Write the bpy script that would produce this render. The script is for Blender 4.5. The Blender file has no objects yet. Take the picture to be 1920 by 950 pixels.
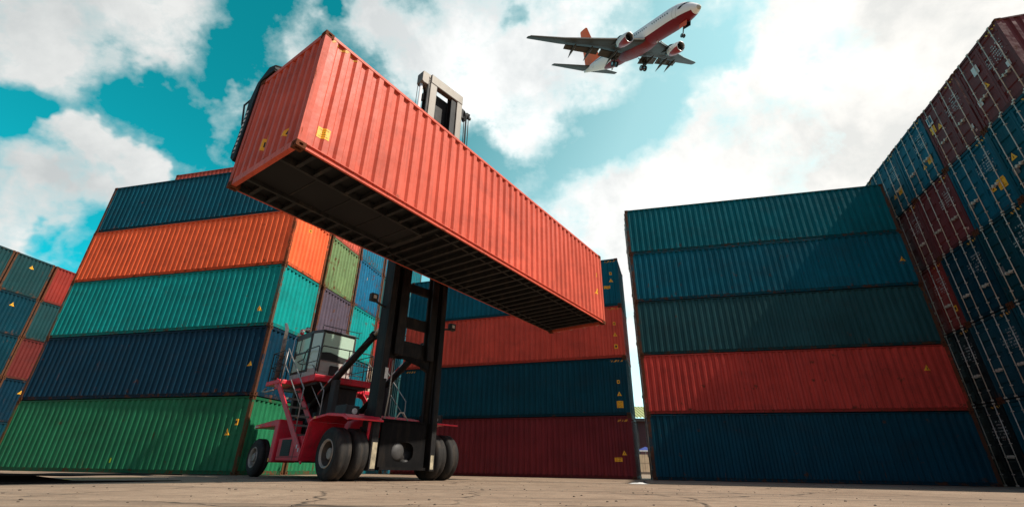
import bpy, math, random
from mathutils import Vector, Matrix, Euler
random.seed(7)
sc = bpy.context.scene
COL = sc.collection
R = math.radians

# ------------------------------------------------------------------ helpers
class MB:
    """collects boxes, beams, tubes, prisms and lathes; build() links them as ONE mesh object"""
    def __init__(s): s.v=[]; s.f=[]; s.m=[]; s.sm=[]
    def add(s, vs, fs, mi=0, smooth=False):
        o=len(s.v); s.v+= [tuple(v) for v in vs]
        s.f+= [tuple(i+o for i in f) for f in fs]; s.m+=[mi]*len(fs); s.sm+=[smooth]*len(fs)
    def box(s, x0,x1,y0,y1,z0,z1, mi=0):
        vs=[(x,y,z) for x in (x0,x1) for y in (y0,y1) for z in (z0,z1)]
        s.add(vs,[(0,1,3,2),(4,6,7,5),(0,4,5,1),(2,3,7,6),(0,2,6,4),(1,5,7,3)],mi)
    def cbox(s,c,sz,mat=None,mi=0):
        vs=[Vector((a*sz[0]/2,b*sz[1]/2,d*sz[2]/2)) for a in (-1,1) for b in (-1,1) for d in (-1,1)]
        if mat is not None: vs=[mat@v for v in vs]
        vs=[v+Vector(c) for v in vs]
        s.add(vs,[(0,1,3,2),(4,6,7,5),(0,4,5,1),(2,3,7,6),(0,2,6,4),(1,5,7,3)],mi)
    def beam(s,p0,p1,w,h,mi=0,up=(0,0,1)):
        p0=Vector(p0);p1=Vector(p1);d=(p1-p0).normalized();u=Vector(up)
        if abs(d.dot(u))>.99: u=Vector((1,0,0))
        a=d.cross(u).normalized();b=a.cross(d).normalized()
        vs=[]
        for p in (p0,p1):
            for (i,j) in ((-1,-1),(1,-1),(1,1),(-1,1)): vs.append(p+a*w/2*i+b*h/2*j)
        s.add(vs,[(3,2,1,0),(4,5,6,7),(0,1,5,4),(1,2,6,5),(2,3,7,6),(3,0,4,7)],mi)
    def tube(s,pts,r,n=8,mi=0,smooth=True,cap=True):
        pts=[Vector(p) for p in pts]; rs=r if isinstance(r,(list,tuple)) else [r]*len(pts)
        vs=[];N=len(pts);ref=None
        for i,p in enumerate(pts):
            d=(pts[min(i+1,N-1)]-pts[max(i-1,0)]).normalized()
            if ref is None:
                ref=Vector((0,0,1)) if abs(d.z)<.9 else Vector((1,0,0))
            a=d.cross(ref).normalized();b=a.cross(d).normalized();ref=b
            for k in range(n):
                t=2*math.pi*k/n; vs.append(p+(a*math.cos(t)+b*math.sin(t))*rs[i])
        fs=[]
        for i in range(N-1):
            for k in range(n): fs.append((i*n+k,i*n+(k+1)%n,(i+1)*n+(k+1)%n,(i+1)*n+k))
        s.add(vs,fs,mi,smooth)
        if cap:
            o=len(s.v)-len(vs)
            s.f+=[tuple(o+k for k in reversed(range(n))),tuple(o+(N-1)*n+k for k in range(n))];s.m+=[mi]*2;s.sm+=[False]*2
    def lathe(s,prof,c,axis='y',n=32,mi=0,smooth=True):
        """prof: (axial, radius) pairs"""
        vs=[];c=Vector(c)
        for a,r in prof:
            for k in range(n):
                t=2*math.pi*k/n;p,q=r*math.cos(t),r*math.sin(t)
                vs.append(c+Vector({'y':(p,a,q),'x':(a,p,q),'z':(p,q,a)}[axis]))
        fs=[]
        for i in range(len(prof)-1):
            for k in range(n):
                fs.append((i*n+k,(i+1)*n+k,(i+1)*n+(k+1)%n,i*n+(k+1)%n))
        s.add(vs,fs,mi,smooth)
    def prism(s,poly,a0,a1,axis='y',mi=0):
        """poly 2-D outline extruded along axis; axis y: poly=(x,z); axis x: poly=(y,z); axis z: poly=(x,y)"""
        n=len(poly)
        def P(p,a): return {'y':(p[0],a,p[1]),'x':(a,p[0],p[1]),'z':(p[0],p[1],a)}[axis]
        vs=[P(p,a0) for p in poly]+[P(p,a1) for p in poly]
        fs=[tuple(range(n)),tuple(reversed(range(n,2*n)))]+[(i,i+n,(i+1)%n+n,(i+1)%n) for i in range(n)]
        s.add(vs,fs,mi)
    def mesh(s,name,nm=1,bev=0):
        me=bpy.data.meshes.new(name); me.from_pydata(s.v,[],s.f)
        me.polygons.foreach_set('material_index',s.m); me.polygons.foreach_set('use_smooth',s.sm)
        import bmesh
        bm=bmesh.new(); bm.from_mesh(me); bmesh.ops.recalc_face_normals(bm,faces=bm.faces); bm.to_mesh(me); bm.free()
        return me
    def build(s,name,mats,parent=None,bev=0,loc=None):
        me=s.mesh(name)
        mats=mats if isinstance(mats,(list,tuple)) else [mats]
        for m in mats: me.materials.append(m)
        return link(name,me,parent,bev,loc)

def link(name,me,parent=None,bev=0,loc=None):
    o=bpy.data.objects.new(name,me); COL.objects.link(o)
    if parent is not None: o.parent=parent
    if loc is not None: o.location=loc
    if bev:
        b=o.modifiers.new('edge','BEVEL'); b.width=bev; b.segments=2; b.limit_method='ANGLE'; b.angle_limit=R(40)
    return o
def empty(name,loc=(0,0,0),yaw=0,parent=None):
    o=bpy.data.objects.new(name,None); COL.objects.link(o); o.location=loc; o.rotation_euler=(0,0,yaw)
    o.empty_display_size=.3
    if parent is not None: o.parent=parent
    return o
def tag(o,label=None,cat=None,group=None,kind=None):
    if label: o['label']=label
    if cat: o['category']=cat
    if group: o['group']=group
    if kind: o['kind']=kind
    return o

# ------------------------------------------------------------------ materials
def newmat(name):
    m=bpy.data.materials.new(name); m.use_nodes=True
    nt=m.node_tree; b=nt.nodes['Principled BSDF']
    return m,nt,b
def N(nt,t,**kw):
    n=nt.nodes.new(t)
    for k,v in kw.items():
        if k in n.inputs.keys() if hasattr(n.inputs,'keys') else False: n.inputs[k].default_value=v
        else: setattr(n,k,v)
    return n
def math_(nt,op,a,b=None,c=None,clamp=False):
    n=nt.nodes.new('ShaderNodeMath'); n.operation=op; n.use_clamp=clamp
    for i,x in enumerate((a,b,c)):
        if x is None: continue
        if isinstance(x,(int,float)): n.inputs[i].default_value=x
        else: nt.links.new(x,n.inputs[i])
    return n.outputs[0]
def mix(nt,fac,a,b,blend='MIX'):
    n=nt.nodes.new('ShaderNodeMix'); n.data_type='RGBA'; n.blend_type=blend; n.clamp_factor=True
    for s,x in ((n.inputs[0],fac),(n.inputs[6],a),(n.inputs[7],b)):
        if isinstance(x,(int,float)): s.default_value=x
        elif isinstance(x,(tuple,list)): s.default_value=tuple(x)+((1,) if len(x)==3 else ())
        else: nt.links.new(x,s)
    return n.outputs[2]
def ramp(nt,fac,stops):
    n=nt.nodes.new('ShaderNodeValToRGB'); e=n.color_ramp.elements
    while len(e)<len(stops): e.new(.5)
    for el,(p,c) in zip(e,stops):
        el.position=p; el.color=(c,c,c,1) if isinstance(c,(int,float)) else tuple(c)+(1,)
    nt.links.new(fac,n.inputs[0]); return n.outputs[0]
def noise(nt,vec,scale,detail=5,rough=.55,dist=0):
    n=nt.nodes.new('ShaderNodeTexNoise'); n.inputs['Scale'].default_value=scale; n.inputs['Detail'].default_value=detail
    n.inputs['Roughness'].default_value=rough; n.inputs['Distortion'].default_value=dist
    if vec is not None: nt.links.new(vec,n.inputs['Vector'])
    return n.outputs['Fac']
def mapping(nt,vec,scale=(1,1,1),loc=(0,0,0)):
    n=nt.nodes.new('ShaderNodeMapping'); n.inputs['Scale'].default_value=scale; n.inputs['Location'].default_value=loc
    nt.links.new(vec,n.inputs['Vector']); return n.outputs[0]
def objvec(nt,rand=True):
    tc=nt.nodes.new('ShaderNodeTexCoord'); v=tc.outputs['Object']
    sep=nt.nodes.new('ShaderNodeSeparateXYZ'); nt.links.new(v,sep.inputs[0])
    if rand:
        oi=nt.nodes.new('ShaderNodeObjectInfo'); r=math_(nt,'MULTIPLY',oi.outputs['Random'],57.0)
        va=nt.nodes.new('ShaderNodeVectorMath'); va.operation='ADD'
        nt.links.new(v,va.inputs[0]); nt.links.new(r,va.inputs[1]); v=va.outputs[0]
    return v,sep.outputs
_paint={}
def paint(col,rust=.25,fade=.35,rough=.55):
    """weathered container paint: mottling, rain streaks, rust blotches and runs"""
    key=(tuple(col),rust,fade,rough)
    if key in _paint: return _paint[key]
    m,nt,b=newmat('container_paint')
    v,xyz=objvec(nt)
    big=noise(nt,v,.7,6,.6); fine=noise(nt,v,9,4,.6)
    st=noise(nt,mapping(nt,v,(5,5,.22)),1.6,5,.62)
    st2=noise(nt,mapping(nt,v,(14,14,.5)),1.5,4,.6)
    c=mix(nt,ramp(nt,big,[(.3,0),(.72,1)]),tuple(x*.78 for x in col),tuple(min(1,x*1.16) for x in col))
    L=sum(col)/3
    pale=tuple(min(1,1.25*x+.10*L+.006) for x in col)
    c=mix(nt,math_(nt,'MULTIPLY',ramp(nt,st,[(.5,0),(.74,1)]),fade),c,pale)
    c=mix(nt,math_(nt,'MULTIPLY',ramp(nt,st2,[(.50,0),(.74,1)]),.55),c,tuple(x*.45 for x in col))
    gr=ramp(nt,noise(nt,mapping(nt,v,(.6,.6,1.3)),1.1,8,.7),[(.50,0),(.70,1)])
    c=mix(nt,math_(nt,'MULTIPLY',gr,.52),c,tuple(x*.5+.012 for x in col))
    # rust
    rn=noise(nt,v,2.6,9,.68); rs=noise(nt,mapping(nt,v,(7,7,.6)),1.7,7,.66)
    low=math_(nt,'MULTIPLY',math_(nt,'SUBTRACT',.5,xyz[2],clamp=True),.16)
    rr=math_(nt,'ADD',math_(nt,'MAXIMUM',rn,math_(nt,'SUBTRACT',rs,.02)),low)
    t=.74-.33*rust
    rm=ramp(nt,rr,[(t,0),(t+.07,1)])
    rc=mix(nt,fine,(.045,.018,.010),(.17,.062,.026))
    c=mix(nt,math_(nt,'MULTIPLY',rm,.88),c,rc)
    nt.links.new(c,b.inputs['Base Color'])
    rg=math_(nt,'ADD',math_(nt,'MULTIPLY',rm,.35),math_(nt,'ADD',math_(nt,'MULTIPLY',fine,.2),rough-.1))
    nt.links.new(rg,b.inputs['Roughness'])
    b.inputs['Specular IOR Level'].default_value=.12
    bp=nt.nodes.new('ShaderNodeBump'); bp.inputs['Strength'].default_value=.5; bp.inputs['Distance'].default_value=.025
    dn=noise(nt,v,1.9,3,.5)
    nt.links.new(math_(nt,'ADD',math_(nt,'MULTIPLY',dn,1.6),math_(nt,'MULTIPLY',rm,.12)),bp.inputs['Height']); nt.links.new(bp.outputs[0],b.inputs['Normal'])
    _paint[key]=m; return m
_flat={}
def solid(name,col,rough=.5,metal=0,var=.25,scale=6,dirt=.0,spec=.4,bump=0):
    key=(name,)
    if key in _flat: return _flat[key]
    m,nt,b=newmat(name); v,xyz=objvec(nt)
    n1=noise(nt,v,scale,6,.6)
    c=mix(nt,ramp(nt,n1,[(.3,0),(.7,1)]),tuple(x*(1-var) for x in col),tuple(min(1,x*(1+var*.6)) for x in col))
    if dirt:
        d=noise(nt,mapping(nt,v,(4,4,.8)),1.4,8,.66)
        c=mix(nt,math_(nt,'MULTIPLY',ramp(nt,d,[(.5,0),(.68,1)]),dirt),c,(.09,.065,.045))
    nt.links.new(c,b.inputs['Base Color'])
    nt.links.new(math_(nt,'ADD',math_(nt,'MULTIPLY',n1,.25),rough-.12),b.inputs['Roughness'])
    b.inputs['Metallic'].default_value=metal; b.inputs['Specular IOR Level'].default_value=spec
    if bump:
        bp=nt.nodes.new('ShaderNodeBump'); bp.inputs['Strength'].default_value=bump; bp.inputs['Distance'].default_value=.01
        nt.links.new(noise(nt,v,scale*6,4,.6),bp.inputs['Height']); nt.links.new(bp.outputs[0],b.inputs['Normal'])
    _flat[key]=m; return m

M_yel=solid('label_yellow',(.86,.40,.012),.55,var=.12,scale=14)
M_lime=solid('label_lime',(.62,.75,.01),.5,var=.08)
M_black=solid('label_black',(.012,.011,.01),.6,var=.1)
M_white=solid('label_white',(.62,.60,.56),.6,var=.15,scale=10,dirt=.3)
M_zinc=solid('zinc_bar',(.60,.52,.42),.5,metal=.15,var=.3,scale=5,dirt=.5)
M_steelblk=solid('black_steel',(.014,.013,.0125),.6,var=.5,scale=3,dirt=.25,spec=.18)
M_under=solid('underframe_black',(.016,.015,.014),.6,var=.5,scale=2.2,dirt=.35)
M_floor=solid('floor_ply',(.008,.0075,.0075),.75,var=.5,scale=1.5)
M_red=solid('machine_red',(.70,.022,.046),.42,var=.3,scale=2.5,dirt=.5,spec=.35)
M_redd=solid('machine_red_dull',(.62,.017,.036),.48,var=.3,scale=2.5,dirt=.55,spec=.3)
M_dark=solid('machine_dark',(.02,.019,.019),.65,var=.4,scale=4,dirt=.3)
M_tyre=solid('tyre_rubber',(.019,.017,.015),.78,var=.35,scale=5,dirt=.4,spec=.3,bump=.3)
M_rim=solid('wheel_rim',(.36,.31,.25),.55,var=.35,scale=6,dirt=.6)
M_rail=solid('handrail_black',(.016,.016,.016),.45,var=.2)
M_silver=solid('handrail_bare',(.55,.53,.50),.35,metal=.8,var=.2)
M_chrome=solid('chrome',(.7,.69,.67),.2,metal=1,var=.05)
M_cab=solid('cab_panel',(.40,.38,.34),.5,var=.15,scale=3,dirt=.3)
M_cabdk=solid('cab_frame',(.05,.045,.042),.5,var=.3,scale=4)
M_post=solid('mast_grey',(.17,.15,.125),.55,metal=.3,var=.35,scale=2.5,dirt=.35)
M_wear=solid('bare_wear',(.38,.32,.21),.7,var=.5,scale=7,dirt=.5)
M_amber=solid('amber_lens',(.8,.25,.01),.3,var=.1)
M_lamp=solid('lamp_lens',(.50,.47,.42),.12,var=.08)
M_redw=solid('tape_red',(.5,.02,.02),.5,var=.1)

def cutout(name,col,fn):
    m,nt,b=newmat(name); v,_=objvec(nt,False); b.inputs['Base Color'].default_value=col+(1,); b.inputs['Roughness'].default_value=.6
    sp=nt.nodes.new('ShaderNodeSeparateXYZ'); nt.links.new(v,sp.inputs[0]); nt.links.new(fn(nt,v,sp.outputs),b.inputs['Alpha']); return m
def _haz(nt,v,xyz):
    h=math_(nt,'ADD',math_(nt,'ADD',xyz[0],xyz[1]),math_(nt,'MULTIPLY',xyz[2],-.7)); f=math_(nt,'FRACT',math_(nt,'MULTIPLY',h,6.6))
    return math_(nt,'MULTIPLY',math_(nt,'LESS_THAN',f,.5),.9)
def _sten(nt,v,xyz):
    cx=math_(nt,'MULTIPLY',xyz[1],14.0); cz=math_(nt,'MULTIPLY',xyz[2],9.0)
    cb=nt.nodes.new('ShaderNodeCombineXYZ'); nt.links.new(math_(nt,'FLOOR',cx),cb.inputs[0]); nt.links.new(math_(nt,'FLOOR',cz),cb.inputs[1])
    oi=nt.nodes.new('ShaderNodeObjectInfo'); nt.links.new(math_(nt,'MULTIPLY',oi.outputs['Random'],99.0),cb.inputs[2])
    wn=nt.nodes.new('ShaderNodeTexWhiteNoise'); wn.noise_dimensions='3D'; nt.links.new(cb.outputs[0],wn.inputs['Vector'])
    on=math_(nt,'GREATER_THAN',wn.outputs['Value'],.28)
    ix=math_(nt,'LESS_THAN',math_(nt,'FRACT',cx),.7); iz=math_(nt,'LESS_THAN',math_(nt,'FRACT',cz),.52)
    worn=math_(nt,'GREATER_THAN',noise(nt,v,38,3,.6),.47)
    return math_(nt,'MULTIPLY',math_(nt,'MULTIPLY',on,math_(nt,'MULTIPLY',ix,iz)),math_(nt,'MULTIPLY',worn,.75))
M_HAZ=cutout('hazard_yellow',(.60,.27,.02),_haz); M_STEN=cutout('stencil_white',(.55,.53,.50),_sten)

# ------------------------------------------------------------------ container pieces
def corr_profile(length, pitch, a, s, b_, depth, lead):
    """trapezoid corrugation: list of (u, d), d = inset from the outer plane"""
    n=int((length-2*lead)//pitch); pitch=(length-2*lead)/n
    k=pitch/(a+2*s+b_); a,s,b_=a*k,s*k,b_*k
    pts=[(0,0)]
    u=lead
    for i in range(n):
        pts+=[(u+a/2,0),(u+a/2+s,depth),(u+a/2+s+b_,depth),(u+a/2+2*s+b_,0)]
        u+=pitch
    pts.append((length,0)); return pts
def prof_at(pts,u):
    for (u0,d0),(u1,d1) in zip(pts,pts[1:]):
        if u0<=u<=u1: return d0+(d1-d0)*(u-u0)/(max(u1-u0,1e-6))
    return 0
POST=.13; RAILB=.15; RAILT=.07
class Kit:
    """meshes shared by all containers of one block (local: x length, y width, z up, origin at front-left-bottom)"""
    def __init__(s,L,W,H,full_under=False):
        s.L,s.W,s.H=L,W,H
        s.sp=corr_profile(L-2*POST,.282,.10,.045,.092,.052,.05)
        s.ep=corr_profile(W-2*POST,.235,.075,.045,.065,.058,.03)
        s.cache={}; s.full=full_under
        s.yin=.022
    def side(s,back=False):
        """corrugated long wall; the y inset of the outer plane is yin"""
        k=('side',back)
        if k not in s.cache:
            mb=MB(); z0,z1=RAILB-.03,s.H-RAILT+.01; y=(lambda d: s.W-s.yin-d) if back else (lambda d: s.yin+d)
            vs=[];fs=[]
            for u,d in s.sp:
                vs+=[(POST+u,y(d),z0),(POST+u,y(d),z1)]
            for i in range(len(s.sp)-1): fs.append((2*i,2*i+2,2*i+3,2*i+1))
            mb.add(vs,fs); s.cache[k]=s.fin(mb,'side_wall')
        return s.cache[k]
    def end(s,right):
        k=('end',right)
        if k not in s.cache:
            mb=MB(); z0,z1=RAILB,s.H-.1; x=(lambda d: s.L-s.yin-d) if right else (lambda d: s.yin+d)
            vs=[];fs=[]
            for u,d in s.ep: vs+=[(x(d),POST+u,z0),(x(d),POST+u,z1)]
            for i in range(len(s.ep)-1): fs.append((2*i,2*i+2,2*i+3,2*i+1))
            mb.add(vs,fs); s.cache[k]=s.fin(mb,'end_wall')
        return s.cache[k]
    def roof(s):
        if 'roof' not in s.cache:
            mb=MB(); pr=corr_profile(s.L-.3,.42,.15,.06,.15,.02,.1); vs=[];fs=[]
            for u,d in pr: vs+=[(.15+u,.05,s.H-.015-d),(.15+u,s.W-.05,s.H-.015-d)]
            for i in range(len(pr)-1): fs.append((2*i,2*i+2,2*i+3,2*i+1))
            mb.add(vs,fs); s.cache['roof']=s.fin(mb,'roof')
        return s.cache['roof']
    def frame(s):
        if 'frame' not in s.cache:
            mb=MB(); L,W,H=s.L,s.W,s.H; e=.006
            for x0,x1,sx in ((e,POST+.005,1),(L-POST-.005,L-e,-1)):
                for y0,y1 in ((e,.115),(W-.115,W-e)): mb.box(x0,x1,y0,y1,.118,H-.118)
            for y0,y1 in ((.012,.075),(W-.075,W-.012)):
                mb.box(.178,L-.178,y0,y1,H-RAILT,H-.008,1)
            for near in (True,False):   # C-section bottom rail, open to the outside
                Yr=(lambda a,c: (a,c)) if near else (lambda a,c: (W-c,W-a))
                mb.box(.178,L-.178,*Yr(.052,.060),.02,RAILB,1)
                mb.box(.178,L-.178,*Yr(.016,.052),RAILB-.022,RAILB-.006,1); mb.box(.178,L-.178,*Yr(.016,.052),.02,.034,1)
            for x0,x1 in ((.012,.10),(L-.10,L-.012)):
                mb.box(x0,x1,.162,W-.162,H-.115,H-.012,1); mb.box(x0,x1,.162,W-.162,.016,RAILB,1)
            s.cache['frame']=s.fin(mb,'frame',2)
        return s.cache['frame']
    def under(s):
        if 'under' not in s.cache:
            mb=MB(); L,W=s.L,s.W
            mb.box(.11,L-.11,.095,W-.095,RAILB-.002,RAILB+.02,1)
            n=34 if s.full else 12
            for y0,y1 in ((.0915,.094),(W-.094,W-.0625)): mb.box(.179,L-.179,y0,y1,.0165 if y1>1 else .0315,RAILB-.005)
            for i in range(n):
                x=.42+(L-.84)*i/(n-1)
                if s.full and x<3.55:
                    for y0,y1 in ((.095,.62),(W-.62,W-.095)):
                        mb.box(x-.022,x+.022,y0,y1,.03,RAILB-.004); mb.box(x-.05,x+.022,y0,y1,.018,.03)
                else:
                    mb.box(x-.022,x+.022,.095,W-.095,.03,RAILB-.004); mb.box(x-.05,x+.022,.095,W-.095,.018,.03)
            if s.full:   # gooseneck tunnel
                for y in (.62,W-.62):
                    mb.box(.1,3.55,y,y+.06,.010,RAILB-.004)
                mb.box(3.5,3.62,.68,W-.62,.012,RAILB-.004)
                mb.box(.12,3.5,.68,W-.62,RAILB-.06,RAILB-.004,1)
                for x in (.9,1.7,2.5,3.2): mb.box(x-.012,x+.012,.68,W-.62,RAILB-.075,RAILB-.06)
                for y in (.35,W-.35): mb.box(3.7,L-.3,y-.02,y+.02,.028,.05)
            s.cache['under']=s.fin(mb,'underframe',2)
        return s.cache['under']
    def casting(s):
        if 'cast' not in s.cache:
            mb=MB(); a,b,c=.178,.162,.118
            # block with oval pockets let into its two outer faces and its top/bottom
            def ring(cen,ux,uy,w,h,nrm,dep,rx,ry):
                cen=Vector(cen);ux=Vector(ux);uy=Vector(uy);nrm=Vector(nrm); n=16
                outer=[];hole=[];inn=[]
                for k in range(n):
                    t=2*math.pi*(k+.5)/n; cx,sy=math.cos(t),math.sin(t); m=max(abs(cx)/(w/2),abs(sy)/(h/2))
                    outer.append(cen+ux*cx/m+uy*sy/m); hole.append(cen+ux*cx*rx+uy*sy*ry); inn.append(cen+ux*cx*rx+uy*sy*ry-nrm*dep)
                vs=outer+hole+inn
                fs=[(k,(k+1)%n,n+(k+1)%n,n+k) for k in range(n)]+[(n+k,n+(k+1)%n,2*n+(k+1)%n,2*n+k) for k in range(n)]
                mb.add(vs,fs); mb.add(inn,[tuple(range(n))],1)
            ring((a/2,0,c/2),(1,0,0),(0,0,1),a,c,(0,-1,0),.05,.040,.026)
            ring((0,b/2,c/2),(0,1,0),(0,0,1),b,c,(-1,0,0),.05,.026,.040)
            ring((a/2,b/2,0),(1,0,0),(0,1,0),a,b,(0,0,-1),.05,.06,.032)
            mb.add([(a,0,0),(a,b,0),(a,b,c),(a,0,c)],[(0,1,2,3)]); mb.add([(0,b,0),(a,b,0),(a,b,c),(0,b,c)],[(0,1,2,3)])
            mb.add([(0,0,c),(a,0,c),(a,b,c),(0,b,c)],[(0,1,2,3)])
            s.cache['cast']=s.fin(mb,'corner_casting',2)
        return s.cache['cast']
    def door(s,side,face):
        """half of a door end; side 0 = small y leaf, 1 = large y leaf; face 'l' at x=0, 'r' at x=L"""
        k=('door',side,face)
        if k not in s.cache:
            mb=MB(); W,H=s.W,s.H; y0,y1=(.125,W/2-.006) if side==0 else (W/2+.006,W-.125)
            X=(lambda x:x) if face=='l' else (lambda x:s.L-x)
            zb=RAILB+.01; zt=H-.13
            bands=5; pts=[(zb,.04)]; bh=(zt-zb)/bands
            for i in range(bands):
                z=zb+i*bh
                pts+=[(z+bh*.30,.04),(z+bh*.36,.078),(z+bh*.72,.078),(z+bh*.78,.04)]
            pts.append((zt,.04))
            ya,yb=y0+.09,y1-.09
            vs=[];fs=[]
            for z,d in pts: vs+=[(X(d),ya,z),(X(d),yb,z)]
            for i in range(len(pts)-1): fs.append((2*i,2*i+1,2*i+3,2*i+2))
            mb.add(vs,fs)
            for a,b in ((y0,ya),(yb,y1)): mb.box(min(X(.03),X(.09)),max(X(.03),X(.09)),a,b,zb-.005,zt+.005)
            mb.box(min(X(.082),X(.10)),max(X(.082),X(.10)),ya,yb,zb,zt)
            ye=y0 if side==0 else y1
            for i in range(4):
                z=zb+.25+(zt-zb-.5)*i/3
                mb.box(min(X(.012),X(.03)),max(X(.012),X(.03)),ye-.06,ye+.06,z-.05,z+.05)   # hinge blades
            s.cache[k]=s.fin(mb,'door')
        return s.cache[k]
    def bar(s,y,face,hy):
        k=('bar',y,face)
        if k not in s.cache:
            mb=MB(); H=s.H; X=(lambda x:x) if face=='l' else (lambda x:s.L-x)
            mb.tube([(X(-.012),y,.06),(X(-.012),y,H-.04)],.0165,8)
            for z in (.045,H-.055): mb.box(min(X(-.035),X(.02)),max(X(-.035),X(.02)),y-.05,y+.05,z-.025,z+.03)
            for z in (.42,H*.5,H-.42): mb.box(min(X(-.034),X(.032)),max(X(-.034),X(.032)),y-.035,y+.035,z-.018,z+.018)
            zz=1.02; mb.tube([(X(-.04),y,zz),(X(-.052),y+hy*.2,zz-.02),(X(-.05),y+hy*.44,zz-.01)],.014,6)
            mb.box(min(X(-.06),X(.03)),max(X(-.06),X(.03)),y+hy*.36-.03,y+hy*.36+.03,zz-.06,zz+.05)
            s.cache[k]=s.fin(mb,'locking_bar')
        return s.cache[k]
    def fin(s,mb,name,nm=1):
        me=mb.mesh(name)
        for i in range(nm): me.materials.append(None)
        return me
    # decals that follow the corrugation ----------------------------------
    def surf(s,face):
        """map (u,z,out) to local; u is x for 'f', y for the ends"""
        L,W=s.L,s.W
        if face=='f': return s.sp,POST,(lambda u,d,z,o:(u,s.yin+d-o,z))
        if face=='r': return s.ep,POST,(lambda u,d,z,o:(L-s.yin-d+o,u,z))
        if face=='l': return s.ep,POST,(lambda u,d,z,o:(s.yin+d-o,u,z))
        if face=='dl': return [(0,0),(W,0)],0,(lambda u,d,z,o:(.03-o-.004,u,z))
    def cols(s,face,u0,u1):
        pr,off,_=s.surf(face)
        us=[u0,u1]+[off+u for u,d in pr if u0<off+u<u1]+[u0+(u1-u0)*i/6 for i in range(1,6)]
        return sorted(set(us))
    def patch(s,mb,face,u0,u1,zf0,zf1,o,mi,shear=0):
        """strip between z=zf0(u) and z=zf1(u)"""
        pr,off,P=s.surf(face); us=s.cols(face,u0,u1); vs=[];fs=[]
        for u in us:
            for zf in (zf0,zf1):
                z=zf(u); vs.append(P(u,prof_at(pr,u-off),z,o))
        for i in range(len(us)-1): fs.append((2*i,2*i+2,2*i+3,2*i+1))
        mb.add(vs,fs,mi)
    def rect(s,mb,face,u,z,w,h,o=.004,mi=0): s.patch(mb,face,u-w/2,u+w/2,lambda q:z-h/2,lambda q:z+h/2,o,mi)
    def tri(s,mb,face,u,z,w,h,o=.004,mi=0):
        s.patch(mb,face,u-w/2,u+w/2,lambda q:z-h/2,lambda q:z-h/2+max(0.002,h*(1-abs(q-u)/(w/2))),o,mi)
    def text(s,mb,face,txt,u,z,size,o=.007,mi=1):
        """lettering: flat glyph meshes wrapped on the wall; u runs along the reading direction"""
        pr,off,P=s.surf(face); vs,fs=glyphs(txt); sg=-1 if face in ('l','dl') else 1
        mb.add([P(u+sg*x*size,prof_at(pr,u+sg*x*size-off),z+y*size,o) for x,y in vs],fs,mi)
_gl={}
def glyphs(txt):
    if txt not in _gl:
        cu=bpy.data.curves.new('t','FONT'); cu.body=txt; cu.align_x='CENTER'; cu.align_y='CENTER'; cu.resolution_u=2
        o=bpy.data.objects.new('t',cu); COL.objects.link(o); dg=bpy.context.evaluated_depsgraph_get()
        me=bpy.data.meshes.new_from_object(o.evaluated_get(dg))
        _gl[txt]=([(v.co.x,v.co.y) for v in me.vertices],[tuple(p.vertices) for p in me.polygons])
        bpy.data.objects.remove(o); bpy.data.curves.remove(cu); bpy.data.meshes.remove(me)
    return _gl[txt]

def put(name,me,parent,mats):
    o=link(name,me,parent)
    for i,m in enumerate(mats):
        sl=o.material_slots[i]; sl.link='OBJECT'; sl.material=m
    return o
def decal(kit,c,kind,face,u,z,sc_=1.0):
    mb=MB()
    if kind=='tri':
        kit.tri(mb,face,u,z,.26*sc_,.24*sc_); kit.tri(mb,face,u,z-.012*sc_,.045*sc_,.12*sc_,.007,1)
        nm='warning_triangle'; ms=[M_yel,M_black]
    elif kind=='caution':
        kit.rect(mb,face,u,z,.40*sc_,.42*sc_)
        for k,t in enumerate(("CAUTION","9'6\"","HIGH","CONTAINER")):
            kit.text(mb,face,t,u,z+(.13-.088*k)*sc_,(.066 if len(t)<8 else .052)*sc_)
        nm='caution_label'; ms=[M_yel,M_black]
    elif kind=='wide':
        kit.rect(mb,face,u,z,.42*sc_,.20*sc_)
        kit.text(mb,face,'CAUTION',u,z+.045*sc_,.075*sc_); kit.text(mb,face,"9'6\" HIGH",u,z-.045*sc_,.06*sc_)
        nm='caution_label'; ms=[M_yel,M_black]
    elif kind=='small':
        kit.rect(mb,face,u,z,.14*sc_,.18*sc_); kit.rect(mb,face,u,z,.07*sc_,.08*sc_,.007,1)
        nm='height_label'; ms=[M_yel,M_black]
    elif kind=='hazard':
        kit.patch(mb,face,u-.26,u+.34,lambda q:z-.045,lambda q:z+.045,.005,0); nm='hazard_stripe'; ms=[M_HAZ]
    elif kind=='lime':
        kit.rect(mb,face,u,z,.13,.16); nm='inspection_sticker'; ms=[M_lime]
    elif kind=='white':
        kit.rect(mb,face,u,z,.30*sc_,.36*sc_,.006); nm='sticker'; ms=[M_white]
    elif kind=='grey':
        kit.rect(mb,face,u,z,.26,.3,.006); nm='sticker'; ms=[solid('label_grey',(.12,.12,.12),.6)]
    elif kind=='bluelab':
        kit.rect(mb,face,u,z,.34,.42,.006); kit.rect(mb,face,u,z+.03,.27,.28,.009,1); nm='sticker'; ms=[M_white,solid('label_blue',(.01,.06,.10),.5)]
    elif kind=='dot':
        kit.rect(mb,face,u,z,.1,.1,.006); nm='sticker'; ms=[solid('label_pink',(.55,.25,.2),.6)]
    elif kind=='marks':     # worn stencilled weight markings, too worn to read
        kit.rect(mb,face,u,z,.50,.72,.006); kit.rect(mb,face,u+.50,z-.10,.30,.42,.006); nm='stencil_marking'; ms=[M_STEN]
    return mb.build(nm,ms,c)

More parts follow.
